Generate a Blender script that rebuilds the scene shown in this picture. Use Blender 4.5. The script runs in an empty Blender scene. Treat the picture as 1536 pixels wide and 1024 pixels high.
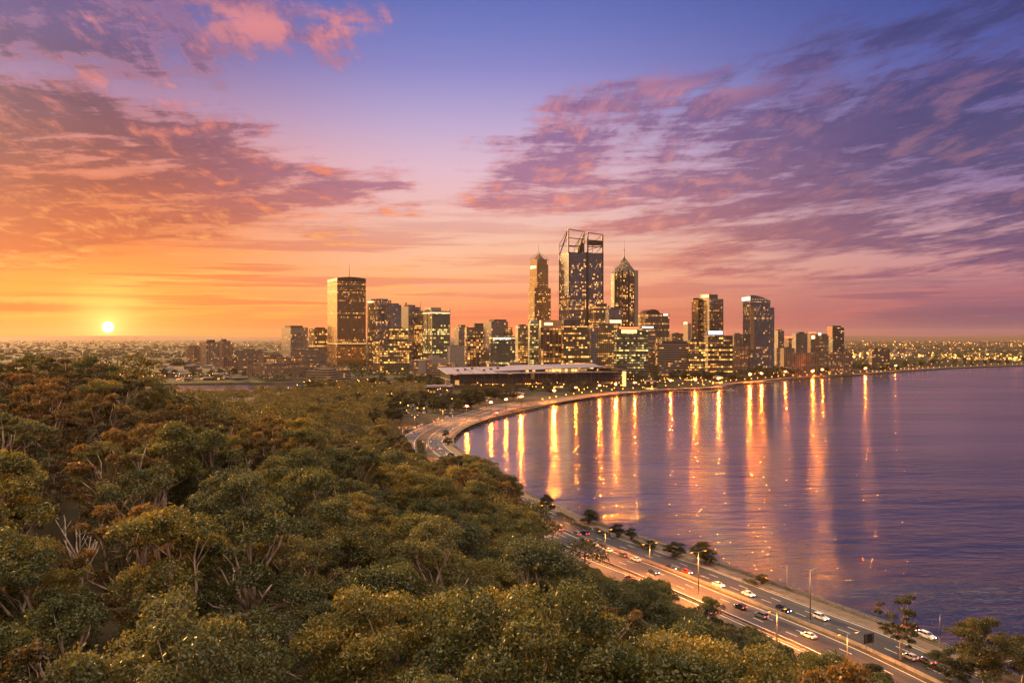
import bpy, math, random
import numpy as np
from math import radians as R, sin, cos, tan, atan2, pi
from mathutils import Vector

S = bpy.context.scene
COL = S.collection
rng = np.random.default_rng(7)
random.seed(7)

# ---------------------------------------------------------------- camera
H = 70.0          # eye height above the river
F = 1300.0        # focal length in pixels of the 1536 px wide frame
cam_d = bpy.data.cameras.new("camera")
cam = bpy.data.objects.new("camera", cam_d)
COL.objects.link(cam)
cam.location = (0, 0, H)
cam.rotation_euler = (R(90 - 0.264), 0, 0)
cam_d.sensor_width = 36.0
cam_d.lens = F / 1536 * 36
cam_d.clip_start = 1.0
cam_d.clip_end = 90000
S.camera = cam
HY = 506.0        # horizon row


# ---------------------------------------------------------------- node helper
class NT:
    def __init__(s, tree):
        s.t = tree
        s.n = tree.nodes
        s.l = tree.links

    def new(s, typ, **kw):
        n = s.n.new(typ)
        for k, v in kw.items():
            setattr(n, k, v)
        return n

    def put(s, sock, v):
        if v is None:
            return
        if isinstance(v, bpy.types.NodeSocket):
            s.l.new(v, sock)
        elif isinstance(v, (int, float)):
            try:
                sock.default_value = v
            except TypeError:
                sock.default_value = (v,) * len(sock.default_value)
        else:
            v = tuple(v)
            if len(sock.default_value) == 4 and len(v) == 3:
                v = v + (1.0,)
            sock.default_value = v

    def m(s, op, a, b=None, c=None, clamp=False):
        n = s.new('ShaderNodeMath', operation=op)
        n.use_clamp = clamp
        s.put(n.inputs[0], a)
        if b is not None:
            s.put(n.inputs[1], b)
        if c is not None:
            s.put(n.inputs[2], c)
        return n.outputs[0]

    def add(s, a, b): return s.m('ADD', a, b)
    def sub(s, a, b): return s.m('SUBTRACT', a, b)
    def mul(s, a, b): return s.m('MULTIPLY', a, b)
    def div(s, a, b): return s.m('DIVIDE', a, b)

    def vm(s, op, a, b=None, sc=None):
        n = s.new('ShaderNodeVectorMath', operation=op)
        s.put(n.inputs[0], a)
        if b is not None:
            s.put(n.inputs[1], b)
        if sc is not None:
            s.put(n.inputs['Scale'], sc)
        return n.outputs[1] if op in ('DOT_PRODUCT', 'LENGTH') else n.outputs[0]

    def rng(s, v, a, b, c=0.0, d=1.0, smooth=True):
        n = s.new('ShaderNodeMapRange')
        n.interpolation_type = 'SMOOTHSTEP' if smooth else 'LINEAR'
        s.put(n.inputs[0], v)
        for i, q in enumerate((a, b, c, d)):
            s.put(n.inputs[i + 1], q)
        return n.outputs[0]

    def mix(s, f, a, b, mode='MIX'):
        n = s.new('ShaderNodeMix', data_type='RGBA', blend_type=mode)
        s.put(n.inputs[0], f)
        s.put(n.inputs[6], a)
        s.put(n.inputs[7], b)
        return n.outputs[2]

    def fmix(s, f, a, b):
        n = s.new('ShaderNodeMix', data_type='FLOAT')
        s.put(n.inputs[0], f)
        s.put(n.inputs[2], a)
        s.put(n.inputs[3], b)
        return n.outputs[0]

    def ramp(s, f, stops, interp='LINEAR'):
        n = s.new('ShaderNodeValToRGB')
        cr = n.color_ramp
        cr.interpolation = interp
        while len(cr.elements) < len(stops):
            cr.elements.new(1.0)
        for e, (p, c) in zip(cr.elements, stops):
            e.position = p
            e.color = tuple(c) + (1.0,)
        s.put(n.inputs[0], f)
        return n.outputs[0]

    def comb(s, x, y, z=0.0):
        n = s.new('ShaderNodeCombineXYZ')
        s.put(n.inputs[0], x); s.put(n.inputs[1], y); s.put(n.inputs[2], z)
        return n.outputs[0]

    def sep(s, v):
        n = s.new('ShaderNodeSeparateXYZ')
        s.put(n.inputs[0], v)
        return n.outputs

    def noise(s, v, scale=1.0, detail=4.0, rough=0.5, dist=0.0, out=0):
        n = s.new('ShaderNodeTexNoise')
        s.put(n.inputs['Vector'], v)
        s.put(n.inputs['Scale'], scale)
        n.inputs['Detail'].default_value = detail
        n.inputs['Roughness'].default_value = rough
        n.inputs['Distortion'].default_value = dist
        return n.outputs[out]

    def white(s, v, out=0):
        n = s.new('ShaderNodeTexWhiteNoise', noise_dimensions='3D')
        s.put(n.inputs['Vector'], v)
        return n.outputs[out]


def lin(c):
    return tuple(((v / 255) / 12.92 if v / 255 <= 0.04045 else ((v / 255 + 0.055) / 1.055) ** 2.4) for v in c)


# ---------------------------------------------------------------- world
SUN_AZ = -25.0    # degrees right of the view axis (negative = left)
SUN_EL = 12.0      # height of the light; the disc itself sits at 0.7
EXPO = 0.9
LAMP_AZ = -42.0   # turned left of the disc so crowns and left tower faces catch gold

W = bpy.data.worlds.new("World")
S.world = W
W.use_nodes = True
wt = NT(W.node_tree)
wt.n.clear()
tc = wt.new('ShaderNodeTexCoord')
dx, dy, dz = wt.sep(wt.vm('NORMALIZE', tc.outputs['Generated']))
E = wt.mul(wt.m('ARCSINE', dz), 180 / pi)
AZ = wt.mul(wt.m('ARCTAN2', dx, dy), 180 / pi)
e30 = wt.div(E, 30.0)


def er(stops):
    return wt.ramp(e30, [(p / 30.0, lin(c)) for p, c in stops])


skyL = er([(0, (250, 108, 30)), (1.2, (255, 140, 42)), (3, (255, 152, 42)), (5, (246, 134, 46)), (7, (236, 122, 58)), (9, (222, 118, 80)),
           (11.5, (214, 136, 128)), (14, (170, 125, 158)), (17, (122, 102, 156)), (21, (94, 86, 150)), (30, (70, 76, 140))])
skyC = er([(0, (232, 110, 72)), (1.2, (240, 128, 84)), (2.5, (249, 156, 108)), (4.7, (250, 184, 142)), (6.9, (238, 188, 168)), (9, (232, 186, 186)),
           (11.1, (220, 182, 200)), (13.2, (194, 170, 204)), (15.3, (164, 152, 202)), (17.3, (134, 132, 196)), (19.3, (112, 120, 190)), (21.5, (92, 106, 180)), (30, (62, 78, 152))])
skyR = er([(0, (98, 68, 102)), (1.2, (118, 78, 108)), (2.6, (158, 100, 118)), (4, (196, 134, 138)), (6, (196, 148, 158)), (9, (150, 122, 164)), (12, (118, 110, 168)),
           (15, (92, 94, 162)), (18, (72, 84, 156)), (21, (60, 74, 146)), (30, (52, 66, 132))])
cldL = er([(0, (240, 104, 22)), (2, (246, 118, 30)), (4, (230, 106, 36)), (6, (206, 92, 46)), (8, (176, 78, 54)), (10, (148, 68, 66)), (12, (124, 64, 78)),
           (15, (100, 66, 98)), (18, (100, 80, 132)), (24, (80, 74, 130))])
cldC = er([(0, (206, 100, 76)), (2, (222, 116, 88)), (4.5, (222, 128, 104)), (7, (206, 128, 122)), (10, (172, 116, 144)), (14, (132, 100, 150)), (18, (112, 98, 156)), (24, (84, 86, 150))])
cldR = er([(0, (108, 70, 100)), (2, (120, 78, 106)), (4, (114, 80, 116)), (7, (98, 76, 116)), (10, (86, 74, 118)), (13, (74, 70, 118)), (16, (66, 66, 122)), (20, (56, 64, 118)), (26, (48, 58, 110))])
litL = er([(0, (255, 160, 50)), (3, (255, 190, 84)), (6, (255, 166, 84)), (9, (250, 134, 78)), (13, (222, 122, 112)), (18, (230, 136, 134)), (24, (200, 130, 150))])
litR = er([(0, (190, 100, 104)), (3, (222, 124, 114)), (6, (236, 152, 126)), (10, (230, 150, 138)), (14, (222, 146, 152)), (18, (150, 104, 148)), (24, (90, 84, 140))])

aL = wt.rng(AZ, -27, -3)            # 0 on the left, 1 at the centre
aR = wt.rng(AZ, -1, 30)


def tri(l, c, r):
    return wt.mix(aR, wt.mix(aL, l, c), r)


base = tri(skyL, skyC, skyR)
dark = tri(cldL, cldC, cldR)
lit = wt.mix(wt.rng(AZ, -12, 12), litL, litR)

# cloud plane, rotated so that the bands run towards azimuth -7
ca, sa = cos(R(-7)), sin(R(-7))
u0 = wt.sub(wt.mul(dx, ca), wt.mul(dy, sa))
v0 = wt.add(wt.mul(dx, sa), wt.mul(dy, ca))
zz = wt.add(wt.m('MAXIMUM', dz, 0.0), 0.10)
u = wt.div(u0, zz)
v = wt.div(v0, zz)
wv = wt.noise(wt.comb(u, v, 3.1), 0.9, 3, 0.5, out=1)
wv = wt.vm('SCALE', wt.vm('SUBTRACT', wv, (0.5, 0.5, 0.5)), sc=0.55)
pA = wt.vm('ADD', wt.comb(wt.mul(u, 2.0), wt.mul(v, 0.75), 0.0), wv)
nA = wt.noise(pA, 1.5, 10, 0.64)
nA2 = wt.noise(wt.vm('ADD', pA, (0.05, -0.10, 0.0)), 1.5, 10, 0.64)
# finer ripples inside the cloud
nF1 = wt.noise(wt.vm('ADD', wt.comb(wt.mul(u, 3.4), wt.mul(v, 1.3), 7.0), wv), 2.6, 7, 0.66)
nF2 = wt.noise(wt.vm('ADD', wt.comb(wt.add(wt.mul(AZ, 0.16), wt.mul(E, 0.1)), wt.sub(wt.mul(E, 0.95), wt.mul(AZ, 0.03)), 3.0), wv), 1.6, 7, 0.66)
nF = wt.fmix(wt.rng(E, 9, 17), wt.add(wt.mul(nF1, 0.4), wt.mul(nF2, 0.6)), nF1)
# low stratus strips: coordinates in azimuth / elevation
Et = wt.sub(E, wt.mul(wt.mul(AZ, wt.m('ABSOLUTE', AZ)), 0.0022))
pB = wt.vm('ADD', wt.comb(wt.mul(AZ, 0.070), wt.mul(Et, 0.62), 1.7), wt.vm('SCALE', wv, sc=0.8))
nB = wt.noise(pB, 1.4, 10, 0.66)
pB2 = wt.comb(wt.mul(AZ, 0.07), wt.mul(E, 1.9), 9.4)
nB2 = wt.noise(pB2, 1.0, 6, 0.55)


def absd(a, b):
    return wt.m('ABSOLUTE', wt.sub(a, b))


def band(ec, hw, soft):
    # 1 inside |E-ec|<hw, fades over soft
    return wt.rng(wt.sub(absd(E, ec), hw), wt.mul(soft, 1.0), wt.mul(soft, -1.0))


# left mass
tL = wt.rng(AZ, -31, -8, smooth=False)
mL = band(wt.fmix(tL, 9.8, 9.2), wt.fmix(tL, 6.2, 1.3), 2.4)
mL = wt.mul(mL, wt.rng(AZ, -3, -9))
# right mass
tR = wt.rng(AZ, -7, 31, smooth=False)
mR = band(wt.fmix(tR, 10.2, 12.4), wt.fmix(tR, 0.9, 9.6), 2.4)
mR = wt.mul(mR, wt.rng(AZ, -8, 1))
# pink finger and upper wisps
mF = wt.mul(band(wt.fmix(wt.rng(AZ, 0, 14, smooth=False), 14.6, 15.6), 0.9, 1.2), wt.mul(wt.rng(AZ, 0, 5), wt.rng(AZ, 20, 11)))
mW = wt.mul(band(19.2, 1.7, 2.0), wt.mul(wt.rng(AZ, -24, -17), wt.rng(AZ, -5, -11)))
# thin purple veil in the upper left corner
mV = wt.mul(wt.rng(E, 13, 17), wt.rng(AZ, -14, -24))
mRL = wt.mul(band(4.3, 0.4, 1.1), wt.mul(wt.rng(AZ, 6, 14), wt.rng(AZ, 40, 22)))
# everything outside the photographed part of the sky keeps a broken cover
side = wt.m('MAXIMUM', wt.rng(AZ, 34, 50), wt.rng(AZ, -34, -50))
mSide = wt.mul(side, 0.45)
mask = wt.mul(mL, 1.12)
for q, k in ((mR, 0.98), (mF, 0.95), (mW, 0.85), (mV, 1.0), (mRL, 1.1), (mSide, 1.0)):
    mask = wt.m('MAXIMUM', mask, wt.mul(q, k))
nM = wt.add(wt.mul(nA, 0.22), wt.mul(nB, 0.78))
nM = wt.fmix(wt.rng(E, 8, 19), nM, wt.add(wt.mul(nA, 0.65), wt.mul(nB, 0.35)))
covA = wt.rng(wt.add(wt.add(mask, wt.mul(wt.sub(nM, 0.5), 5.2)), wt.mul(wt.sub(nF, 0.5), 2.2)), 0.30, 1.05)
covA = wt.mul(covA, wt.rng(mask, 0.02, 0.3))
covA = wt.mul(covA, wt.rng(E, 1.5, 4.5))
# low strips
mB = wt.mul(wt.rng(E, 0.4, 1.5), wt.rng(E, 11.0, 5.0))
mB = wt.mul(mB, wt.fmix(wt.rng(AZ, -12, 4), 1.0, 0.8))
covB = wt.mul(wt.rng(wt.add(wt.mul(nB, 0.55), wt.mul(nB2, 0.45)), 0.44, 0.56), mB)
covB = wt.mul(covB, 0.8)
# the small bank at the far left
bank = wt.mul(band(1.75, wt.mul(wt.noise(wt.comb(wt.mul(AZ, 0.9), 0.0, 0.0), 1.0, 4), 0.55), 0.16), wt.mul(wt.rng(AZ, -33, -31), wt.rng(AZ, -26.0, -27.6)))

relief = wt.m('MULTIPLY', wt.sub(nA, nA2), 8.0)
relief = wt.add(relief, wt.mul(wt.sub(nB, 0.5), 2.2))
relief = wt.add(relief, wt.mul(wt.sub(nF, 0.5), 3.2))
thin = wt.mul(wt.rng(covA, 0.0, 0.45), wt.rng(covA, 1.0, 0.42))        # lit fringes where the cloud is thin
litf = wt.m('ADD', wt.mul(wt.rng(relief, 0.0, 1.4), 0.85), wt.mul(thin, 0.42), clamp=True)
litf = wt.mul(litf, wt.fmix(wt.rng(AZ, 3, 20), 1.0, 0.26))
litf = wt.mul(litf, wt.rng(E, 26, 19))
litW = wt.m('MAXIMUM', wt.mul(mW, 0.95), wt.mul(mF, 0.85))
litf = wt.m('MAXIMUM', litf, wt.mul(litW, wt.rng(nF, 0.3, 0.6)))
cloudcol = wt.mix(litf, dark, lit)
cloudcol = wt.mix(wt.mul(wt.rng(nF, 0.55, 0.32), 0.55), cloudcol, wt.mix(1.0, cloudcol, (0.62, 0.60, 0.72), 'MULTIPLY'))
col = wt.mix(wt.mul(covB, 0.85), base, wt.mix(wt.rng(nB2, 0.56, 0.44), dark, lit))
col = wt.mix(wt.mul(covA, 0.96), col, cloudcol)
col = wt.mix(wt.mul(bank, 0.75), col, lin((226, 92, 18)))

# glow around the sun, the disc
sdir = (sin(R(SUN_AZ)) * cos(R(0.62)), cos(R(SUN_AZ)) * cos(R(0.62)), sin(R(0.62)))
ang = wt.mul(wt.m('ARCCOSINE', wt.m('MINIMUM', wt.vm('DOT_PRODUCT', wt.comb(dx, dy, dz), sdir), 0.9999999)), 180 / pi)
azd = absd(AZ, SUN_AZ)
eld = absd(E, 0.62)
g1 = wt.m('EXPONENT', wt.mul(wt.add(wt.m('POWER', wt.div(azd, 5.5), 2.0), wt.m('POWER', wt.div(eld, 2.6), 2.0)), -1.0))
g2 = wt.m('EXPONENT', wt.mul(ang, -0.95))
glow = wt.vm('SCALE', (0.15, 0.09, 0.015), sc=g1)
glow = wt.vm('ADD', glow, wt.vm('SCALE', (1.15, 0.75, 0.24), sc=g2))
disc = wt.rng(ang, 0.36, 0.20)
glow = wt.vm('ADD', glow, wt.vm('SCALE', (16.0, 11.0, 4.5), sc=disc))
glow = wt.vm('SCALE', glow, sc=wt.rng(E, -0.1, 0.05))
# sky behind the viewer; unseen zenith brightened as added fill light
absaz = wt.m('ABSOLUTE', AZ)
back = wt.rng(absaz, 50, 125)
bcol = wt.ramp(wt.div(E, 90.0), [(0, lin((62, 50, 74))), (0.12, lin((84, 70, 104))), (0.3, (0.55, 0.42, 0.40)), (0.6, (2.4, 1.84, 1.36)), (1, (2.4, 1.90, 1.50))])
left_fill = wt.mul(wt.rng(AZ, -31.5, -40), wt.rng(AZ, -140, -95))  # gold band added to the unseen left sky, lights tower faces and crowns
col = wt.mix(back, col, bcol)
col = wt.mix(wt.mul(wt.mul(left_fill, wt.rng(E, 30, 14)), 0.92), col, (3.3, 1.50, 0.36))
col = wt.mix(wt.rng(E, 27, 55), col, bcol)
col = wt.mix(wt.rng(E, 0.0, -2.0), col, lin((60, 40, 40)))
skyn = wt.new('ShaderNodeTexSky', sky_type='NISHITA')
skyn.sun_disc = False
skyn.sun_elevation = R(SUN_EL)
skyn.sun_rotation = R(LAMP_AZ)
skyn.altitude = 70
skyn.dust_density = 2.0
bg1 = wt.new('ShaderNodeBackground')
wt.l.new(skyn.outputs[0], bg1.inputs[0])
bg1.inputs[1].default_value = 0.002
bg2 = wt.new('ShaderNodeBackground')
wt.l.new(wt.vm('ADD', col, glow), bg2.inputs[0])
bg2.inputs[1].default_value = 0.545
ad = wt.new('ShaderNodeAddShader')
wt.l.new(bg1.outputs[0], ad.inputs[0])
wt.l.new(bg2.outputs[0], ad.inputs[1])
wo = wt.new('ShaderNodeOutputWorld')
wt.l.new(ad.outputs[0], wo.inputs[0])
W.cycles.sampling_method = 'MANUAL'
W.cycles.sample_map_resolution = 512

# ---------------------------------------------------------------- sun
sl = bpy.data.lights.new("sun", 'SUN')
sl.energy = 5.0
sl.angle = R(1.5)
sl.color = (1.0, 0.56, 0.20)
sun = bpy.data.objects.new("sun", sl)
COL.objects.link(sun)
sv = Vector((sin(R(LAMP_AZ)) * cos(R(SUN_EL)), cos(R(LAMP_AZ)) * cos(R(SUN_EL)), sin(R(SUN_EL))))
sun.rotation_euler = sv.to_track_quat('Z', 'Y').to_euler()
sun.location = (0, 0, 300)

S.view_settings.view_transform = 'Standard'
S.view_settings.look = 'None'
S.view_settings.exposure = EXPO
S.view_settings.gamma = 1.0
S.view_settings.use_curve_mapping = False
S.render.engine = 'CYCLES'
cy = S.cycles
cy.use_denoising = True
cy.sample_clamp_direct = 0.0
cy.sample_clamp_indirect = 3.0
cy.max_bounces = 6
cy.diffuse_bounces = 2
cy.glossy_bounces = 3
cy.transmission_bounces = 3
cy.transparent_max_bounces = 8
cy.volume_bounces = 0
cy.caustics_reflective = False
cy.caustics_refractive = False

# ---------------------------------------------------------------- object helpers
def px(x, y, z=0.0):
    """world point on level z seen at pixel (x, y)"""
    d = (H - z) * F / (y - HY)
    return ((x - 768) / F * d, d, z)


def atd(x, d):
    return ((x - 768) / F * d, d)


def ztop(y, d):
    return H + (HY - y) / F * d


def tag(o, label=None, cat=None, group=None, kind=None):
    for k, v in (('label', label), ('category', cat), ('group', group), ('kind', kind)):
        if v:
            o[k] = v
    return o


class MB:
    """collects faces with material slots and uvs"""
    def __init__(s):
        s.v = []
        s.f = []
        s.mi = []
        s.uv = []

    def face(s, pts, mi=0, uv=None):
        i = len(s.v)
        s.v.extend([tuple(p) for p in pts])
        s.f.append(list(range(i, i + len(pts))))
        s.mi.append(mi)
        s.uv.append(uv if uv else [(p[0], p[1]) for p in pts])

    def prism(s, poly, z0, z1, top=None, mi=0, mt=None, cap=True, bottom=False, u0=0.0):
        """poly ccw list of xy; top optional poly for a loft"""
        top = top or poly
        n = len(poly)
        u_ = u0
        for i in range(n):
            a, b = poly[i], poly[(i + 1) % n]
            ta, tb = top[i], top[(i + 1) % n]
            L = math.hypot(b[0] - a[0], b[1] - a[1])
            za0, zb0 = (z0, z0) if not isinstance(z0, (list, tuple)) else (z0[i], z0[(i + 1) % n])
            za1, zb1 = (z1, z1) if not isinstance(z1, (list, tuple)) else (z1[i], z1[(i + 1) % n])
            s.face([(a[0], a[1], za0), (b[0], b[1], zb0), (tb[0], tb[1], zb1), (ta[0], ta[1], za1)], mi,
                   [(u_, za0), (u_ + L, zb0), (u_ + L, zb1), (u_, za1)])
            u_ += L
        if cap:
            zz_ = z1 if isinstance(z1, (list, tuple)) else [z1] * n
            s.face([(p[0], p[1], zz_[i]) for i, p in enumerate(top)], mi if mt is None else mt)
        if bottom:
            zz_ = z0 if isinstance(z0, (list, tuple)) else [z0] * n
            s.face([(p[0], p[1], zz_[i]) for i, p in reversed(list(enumerate(poly)))], mi)

    def box(s, x0, x1, y0, y1, z0, z1, mi=0, bottom=True):
        s.prism([(x0, y0), (x1, y0), (x1, y1), (x0, y1)], z0, z1, mi=mi, bottom=bottom)

    def tube(s, pts, rad, n=6, mi=0, cap=True):
        pts = [Vector(p) for p in pts]
        rings = []
        for i, p in enumerate(pts):
            t = (pts[min(i + 1, len(pts) - 1)] - pts[max(i - 1, 0)]).normalized()
            a = t.cross(Vector((0.3, 1, 0.2))) if abs(t.z) > 0.8 else t.cross(Vector((0, 0, 1)))
            a.normalize()
            b = t.cross(a)
            r = rad[i] if isinstance(rad, (list, tuple)) else rad
            rings.append([p + a * cos(2 * pi * k / n) * r + b * sin(2 * pi * k / n) * r for k in range(n)])
        base = len(s.v)
        for rg in rings:
            s.v.extend([tuple(q) for q in rg])
        for i in range(len(rings) - 1):
            for k in range(n):
                s.f.append([base + i * n + k, base + i * n + (k + 1) % n, base + (i + 1) * n + (k + 1) % n, base + (i + 1) * n + k])
                s.mi.append(mi)
                s.uv.append([(0, 0)] * 4)
        if cap:
            s.f.append([base + k for k in range(n)][::-1]); s.mi.append(mi); s.uv.append([(0, 0)] * n)
            s.f.append([base + (len(rings) - 1) * n + k for k in range(n)]); s.mi.append(mi); s.uv.append([(0, 0)] * n)

    def beam(s, a, b, r, mi=0, n=4):
        s.tube([a, b], r, n, mi)

    def ball(s, c, r, mi=0, n=8, m=5, squash=1.0):
        base = len(s.v)
        for j in range(m + 1):
            th = pi * j / m
            for k in range(n):
                s.v.append((c[0] + r * sin(th) * cos(2 * pi * k / n), c[1] + r * sin(th) * sin(2 * pi * k / n), c[2] + r * squash * cos(th)))
        for j in range(m):
            for k in range(n):
                s.f.append([base + j * n + k, base + (j + 1) * n + k, base + (j + 1) * n + (k + 1) % n, base + j * n + (k + 1) % n])
                s.mi.append(mi)
                s.uv.append([(0, 0)] * 4)

    def build(s, name, mats, parent=None, smooth=False, origin=None):
        me = bpy.data.meshes.new(name)
        vs = s.v
        if origin is not None:
            vs = [(p[0] - origin[0], p[1] - origin[1], p[2] - origin[2]) for p in vs]
        me.from_pydata(vs, [], s.f)
        for m_ in (mats if isinstance(mats, (list, tuple)) else [mats]):
            me.materials.append(m_)
        me.polygons.foreach_set('material_index', s.mi)
        ul = me.uv_layers.new(name='UVMap')
        flat = [c for f_ in s.uv for q in f_ for c in q]
        ul.data.foreach_set('uv', flat)
        if smooth:
            me.polygons.foreach_set('use_smooth', [True] * len(me.polygons))
        me.update()
        o = bpy.data.objects.new(name, me)
        COL.objects.link(o)
        if parent is not None:
            o.parent = parent
        elif origin is not None:
            o.location = origin
        return o


def empty(name, loc, rz=0.0, **kw):
    o = bpy.data.objects.new(name, None)
    o.empty_display_size = 1.0
    o.location = loc
    o.rotation_euler = (0, 0, rz)
    COL.objects.link(o)
    tag(o, kw.get('label'), kw.get('cat'), kw.get('group'), kw.get('kind'))
    return o


def copy_tree(o, parent=None):
    c = o.copy()
    COL.objects.link(c)
    if parent is not None:
        c.parent = parent
    for ch in list(o.children):
        copy_tree(ch, c)
    return c


def np_mesh(name, verts, faces, mats, smooth=False, mi=None):
    """verts (n,3) array, faces (m,k) array with one k"""
    me = bpy.data.meshes.new(name)
    verts = np.asarray(verts, dtype=np.float32)
    faces = np.asarray(faces, dtype=np.int32)
    m, k = faces.shape
    me.vertices.add(len(verts))
    me.vertices.foreach_set('co', verts.ravel())
    me.loops.add(m * k)
    me.loops.foreach_set('vertex_index', faces.ravel())
    me.polygons.add(m)
    me.polygons.foreach_set('loop_start', np.arange(m, dtype=np.int32) * k)
    me.polygons.foreach_set('loop_total', np.full(m, k, dtype=np.int32))
    if smooth:
        me.polygons.foreach_set('use_smooth', np.ones(m, dtype=bool))
    for q in (mats if isinstance(mats, (list, tuple)) else [mats]):
        me.materials.append(q)
    if mi is not None:
        me.polygons.foreach_set('material_index', np.asarray(mi, dtype=np.int32))
    me.update(calc_edges=True)
    me.validate()
    return me


# ---------------------------------------------------------------- materials
def mat(name, col, rough=0.6, metal=0.0, emit=None, es=0.0, noise=0.0, nscale=0.5, spec=0.5):
    m_ = bpy.data.materials.new(name)
    m_.use_nodes = True
    t = NT(m_.node_tree)
    b = t.n['Principled BSDF']
    b.inputs['Roughness'].default_value = rough
    b.inputs['Metallic'].default_value = metal
    b.inputs['Specular IOR Level'].default_value = spec
    if noise:
        geo = t.new('ShaderNodeTexCoord')
        f = t.noise(geo.outputs['Object'], nscale, 5, 0.6)
        c2 = tuple(max(0, c * (1 - noise)) for c in col)
        c3 = tuple(min(1, c * (1 + noise)) for c in col)
        t.put(b.inputs['Base Color'], t.mix(t.rng(f, 0.3, 0.7), c2, c3))
    else:
        t.put(b.inputs['Base Color'], col)
    if emit:
        t.put(b.inputs['Emission Color'], emit)
        b.inputs['Emission Strength'].default_value = es
    return m_


def glow_mat(name, col, strength):
    m_ = bpy.data.materials.new(name)
    m_.use_nodes = True
    t = NT(m_.node_tree)
    t.n.clear()
    e = t.new('ShaderNodeEmission')
    t.put(e.inputs[0], col)
    e.inputs[1].default_value = strength
    o = t.new('ShaderNodeOutputMaterial')
    t.l.new(e.outputs[0], o.inputs[0])
    return m_


# ---------------------------------------------------------------- plan of the place (metres; x right, y away from the viewer)
def line_dist(x, y, A):
    """distance from one point to a polyline given as an (n, 2) array"""
    a, e = A[:-1], A[1:] - A[:-1]
    t_ = np.clip(((x - a[:, 0]) * e[:, 0] + (y - a[:, 1]) * e[:, 1]) / ((e ** 2).sum(1) + 1e-9), 0, 1)
    return float(np.hypot(x - a[:, 0] - t_ * e[:, 0], y - a[:, 1] - t_ * e[:, 1]).min())


def smooth_line(pts, step=6.0):
    P = [Vector((p[0], p[1])) for p in pts]
    out = []
    for i in range(len(P) - 1):
        p0, p1, p2, p3 = P[max(i - 1, 0)], P[i], P[i + 1], P[min(i + 2, len(P) - 1)]
        n = max(1, int((p2 - p1).length / step))
        for k in range(n):
            t = k / n
            out.append(0.5 * ((2 * p1) + (p2 - p0) * t + (2 * p0 - 5 * p1 + 4 * p2 - p3) * t * t + (3 * p1 - p0 - 3 * p2 + p3) * t ** 3))
    out.append(P[-1])
    return [(q.x, q.y) for q in out]


def offset(line, d):
    """positive d = to the right when walking away from the viewer"""
    out = []
    for i, p in enumerate(line):
        a = line[max(i - 1, 0)]
        b = line[min(i + 1, len(line) - 1)]
        tx, ty = b[0] - a[0], b[1] - a[1]
        L = math.hypot(tx, ty) or 1
        out.append((p[0] + ty / L * d, p[1] - tx / L * d))
    return out


OUT = smooth_line([(146, 20), (128, 65), (112, 108), (96, 150), (82, 190), (72.5, 210), (62, 232), (50.5, 255), (35, 283), (22, 307), (8.5, 338), (-8, 383), (-21, 430),
                   (-32, 477), (-43, 520), (-49, 555), (-50.5, 600), (-44, 665), (-24, 750), (-4, 830), (28, 886), (62, 955), (104, 1030), (150, 1085)])
INN = smooth_line([(134, 18), (116, 60), (101, 100), (84, 146), (71, 184), (61, 206), (50.5, 227), (38.5, 252), (25, 276), (11.5, 304), (-3, 345), (-22, 395), (-40, 440),
                   (-53, 474), (-61, 510), (-67.5, 560), (-67.5, 609), (-60, 670), (-41, 756), (-22, 835), (8, 905)])
RAMP = smooth_line([(112, 60), (96, 104), (78, 146), (62, 180), (51, 203), (41, 224), (30, 245), (17, 268), (2, 300)])
SHORE = smooth_line([(175, -60), (164, 0), (158, 25), (140, 70), (124, 113), (107, 156), (94, 194), (84, 215), (73.5, 238), (62, 262), (47, 290), (33, 313), (19, 344), (2, 388), (-11, 434),
                     (-22, 480), (-34, 523), (-40, 556), (-41.5, 600), (-36, 655), (-18, 728), (2, 784), (36, 875), (68, 950), (103, 1005), (160, 1072), (203, 1120),
                     (250, 1150), (290, 1184), (300, 1215), (330, 1268), (395, 1345), (451, 1420), (540, 1500), (641, 1592), (728, 1685), (857, 1820), (1038, 1978), (1250, 2116),
                     (1500, 2290), (2200, 2600), (4000, 3100), (9000, 3800)], 10)
RIVER = SHORE + [(20000, 3800), (20000, -60)]
INLET = [(-560, 1260), (-330, 1300), (-300, 1250), (-290, 1120), (-340, 1060), (-420, 1080), (-520, 1150)]
INLET = smooth_line(INLET + [INLET[0]], 15)[:-1]


A_INN, A_OUT, A_RAMP, A_SHORE, A_INLET = np.array(INN), np.array(OUT), np.array(RAMP), np.array(SHORE), np.array(INLET + [INLET[0]])


def near_road(x, y):
    return min(line_dist(x, y, A_INN), line_dist(x, y, A_OUT), line_dist(x, y, A_RAMP))


def in_poly(x, y, A):
    x1, y1 = A[:, 0], A[:, 1]
    x2, y2 = np.roll(x1, -1), np.roll(y1, -1)
    dy_ = np.where(y2 == y1, 1e-9, y2 - y1)
    return bool((((y1 > y) != (y2 > y)) & (x < (x2 - x1) * (y - y1) / dy_ + x1)).sum() % 2)


A_RIVER = np.array(RIVER)


def wet(x, y):
    return in_poly(x, y, A_RIVER) or in_poly(x, y, A_INLET)


def seg_dist(X, Y, line):
    best = np.full(X.shape, 1e9)
    for a, b in zip(line[:-1], line[1:]):
        ex, ey = b[0] - a[0], b[1] - a[1]
        L2 = ex * ex + ey * ey + 1e-9
        t = np.clip(((X - a[0]) * ex + (Y - a[1]) * ey) / L2, 0, 1)
        best = np.minimum(best, np.hypot(X - a[0] - t * ex, Y - a[1] - t * ey))
    return best


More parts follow.
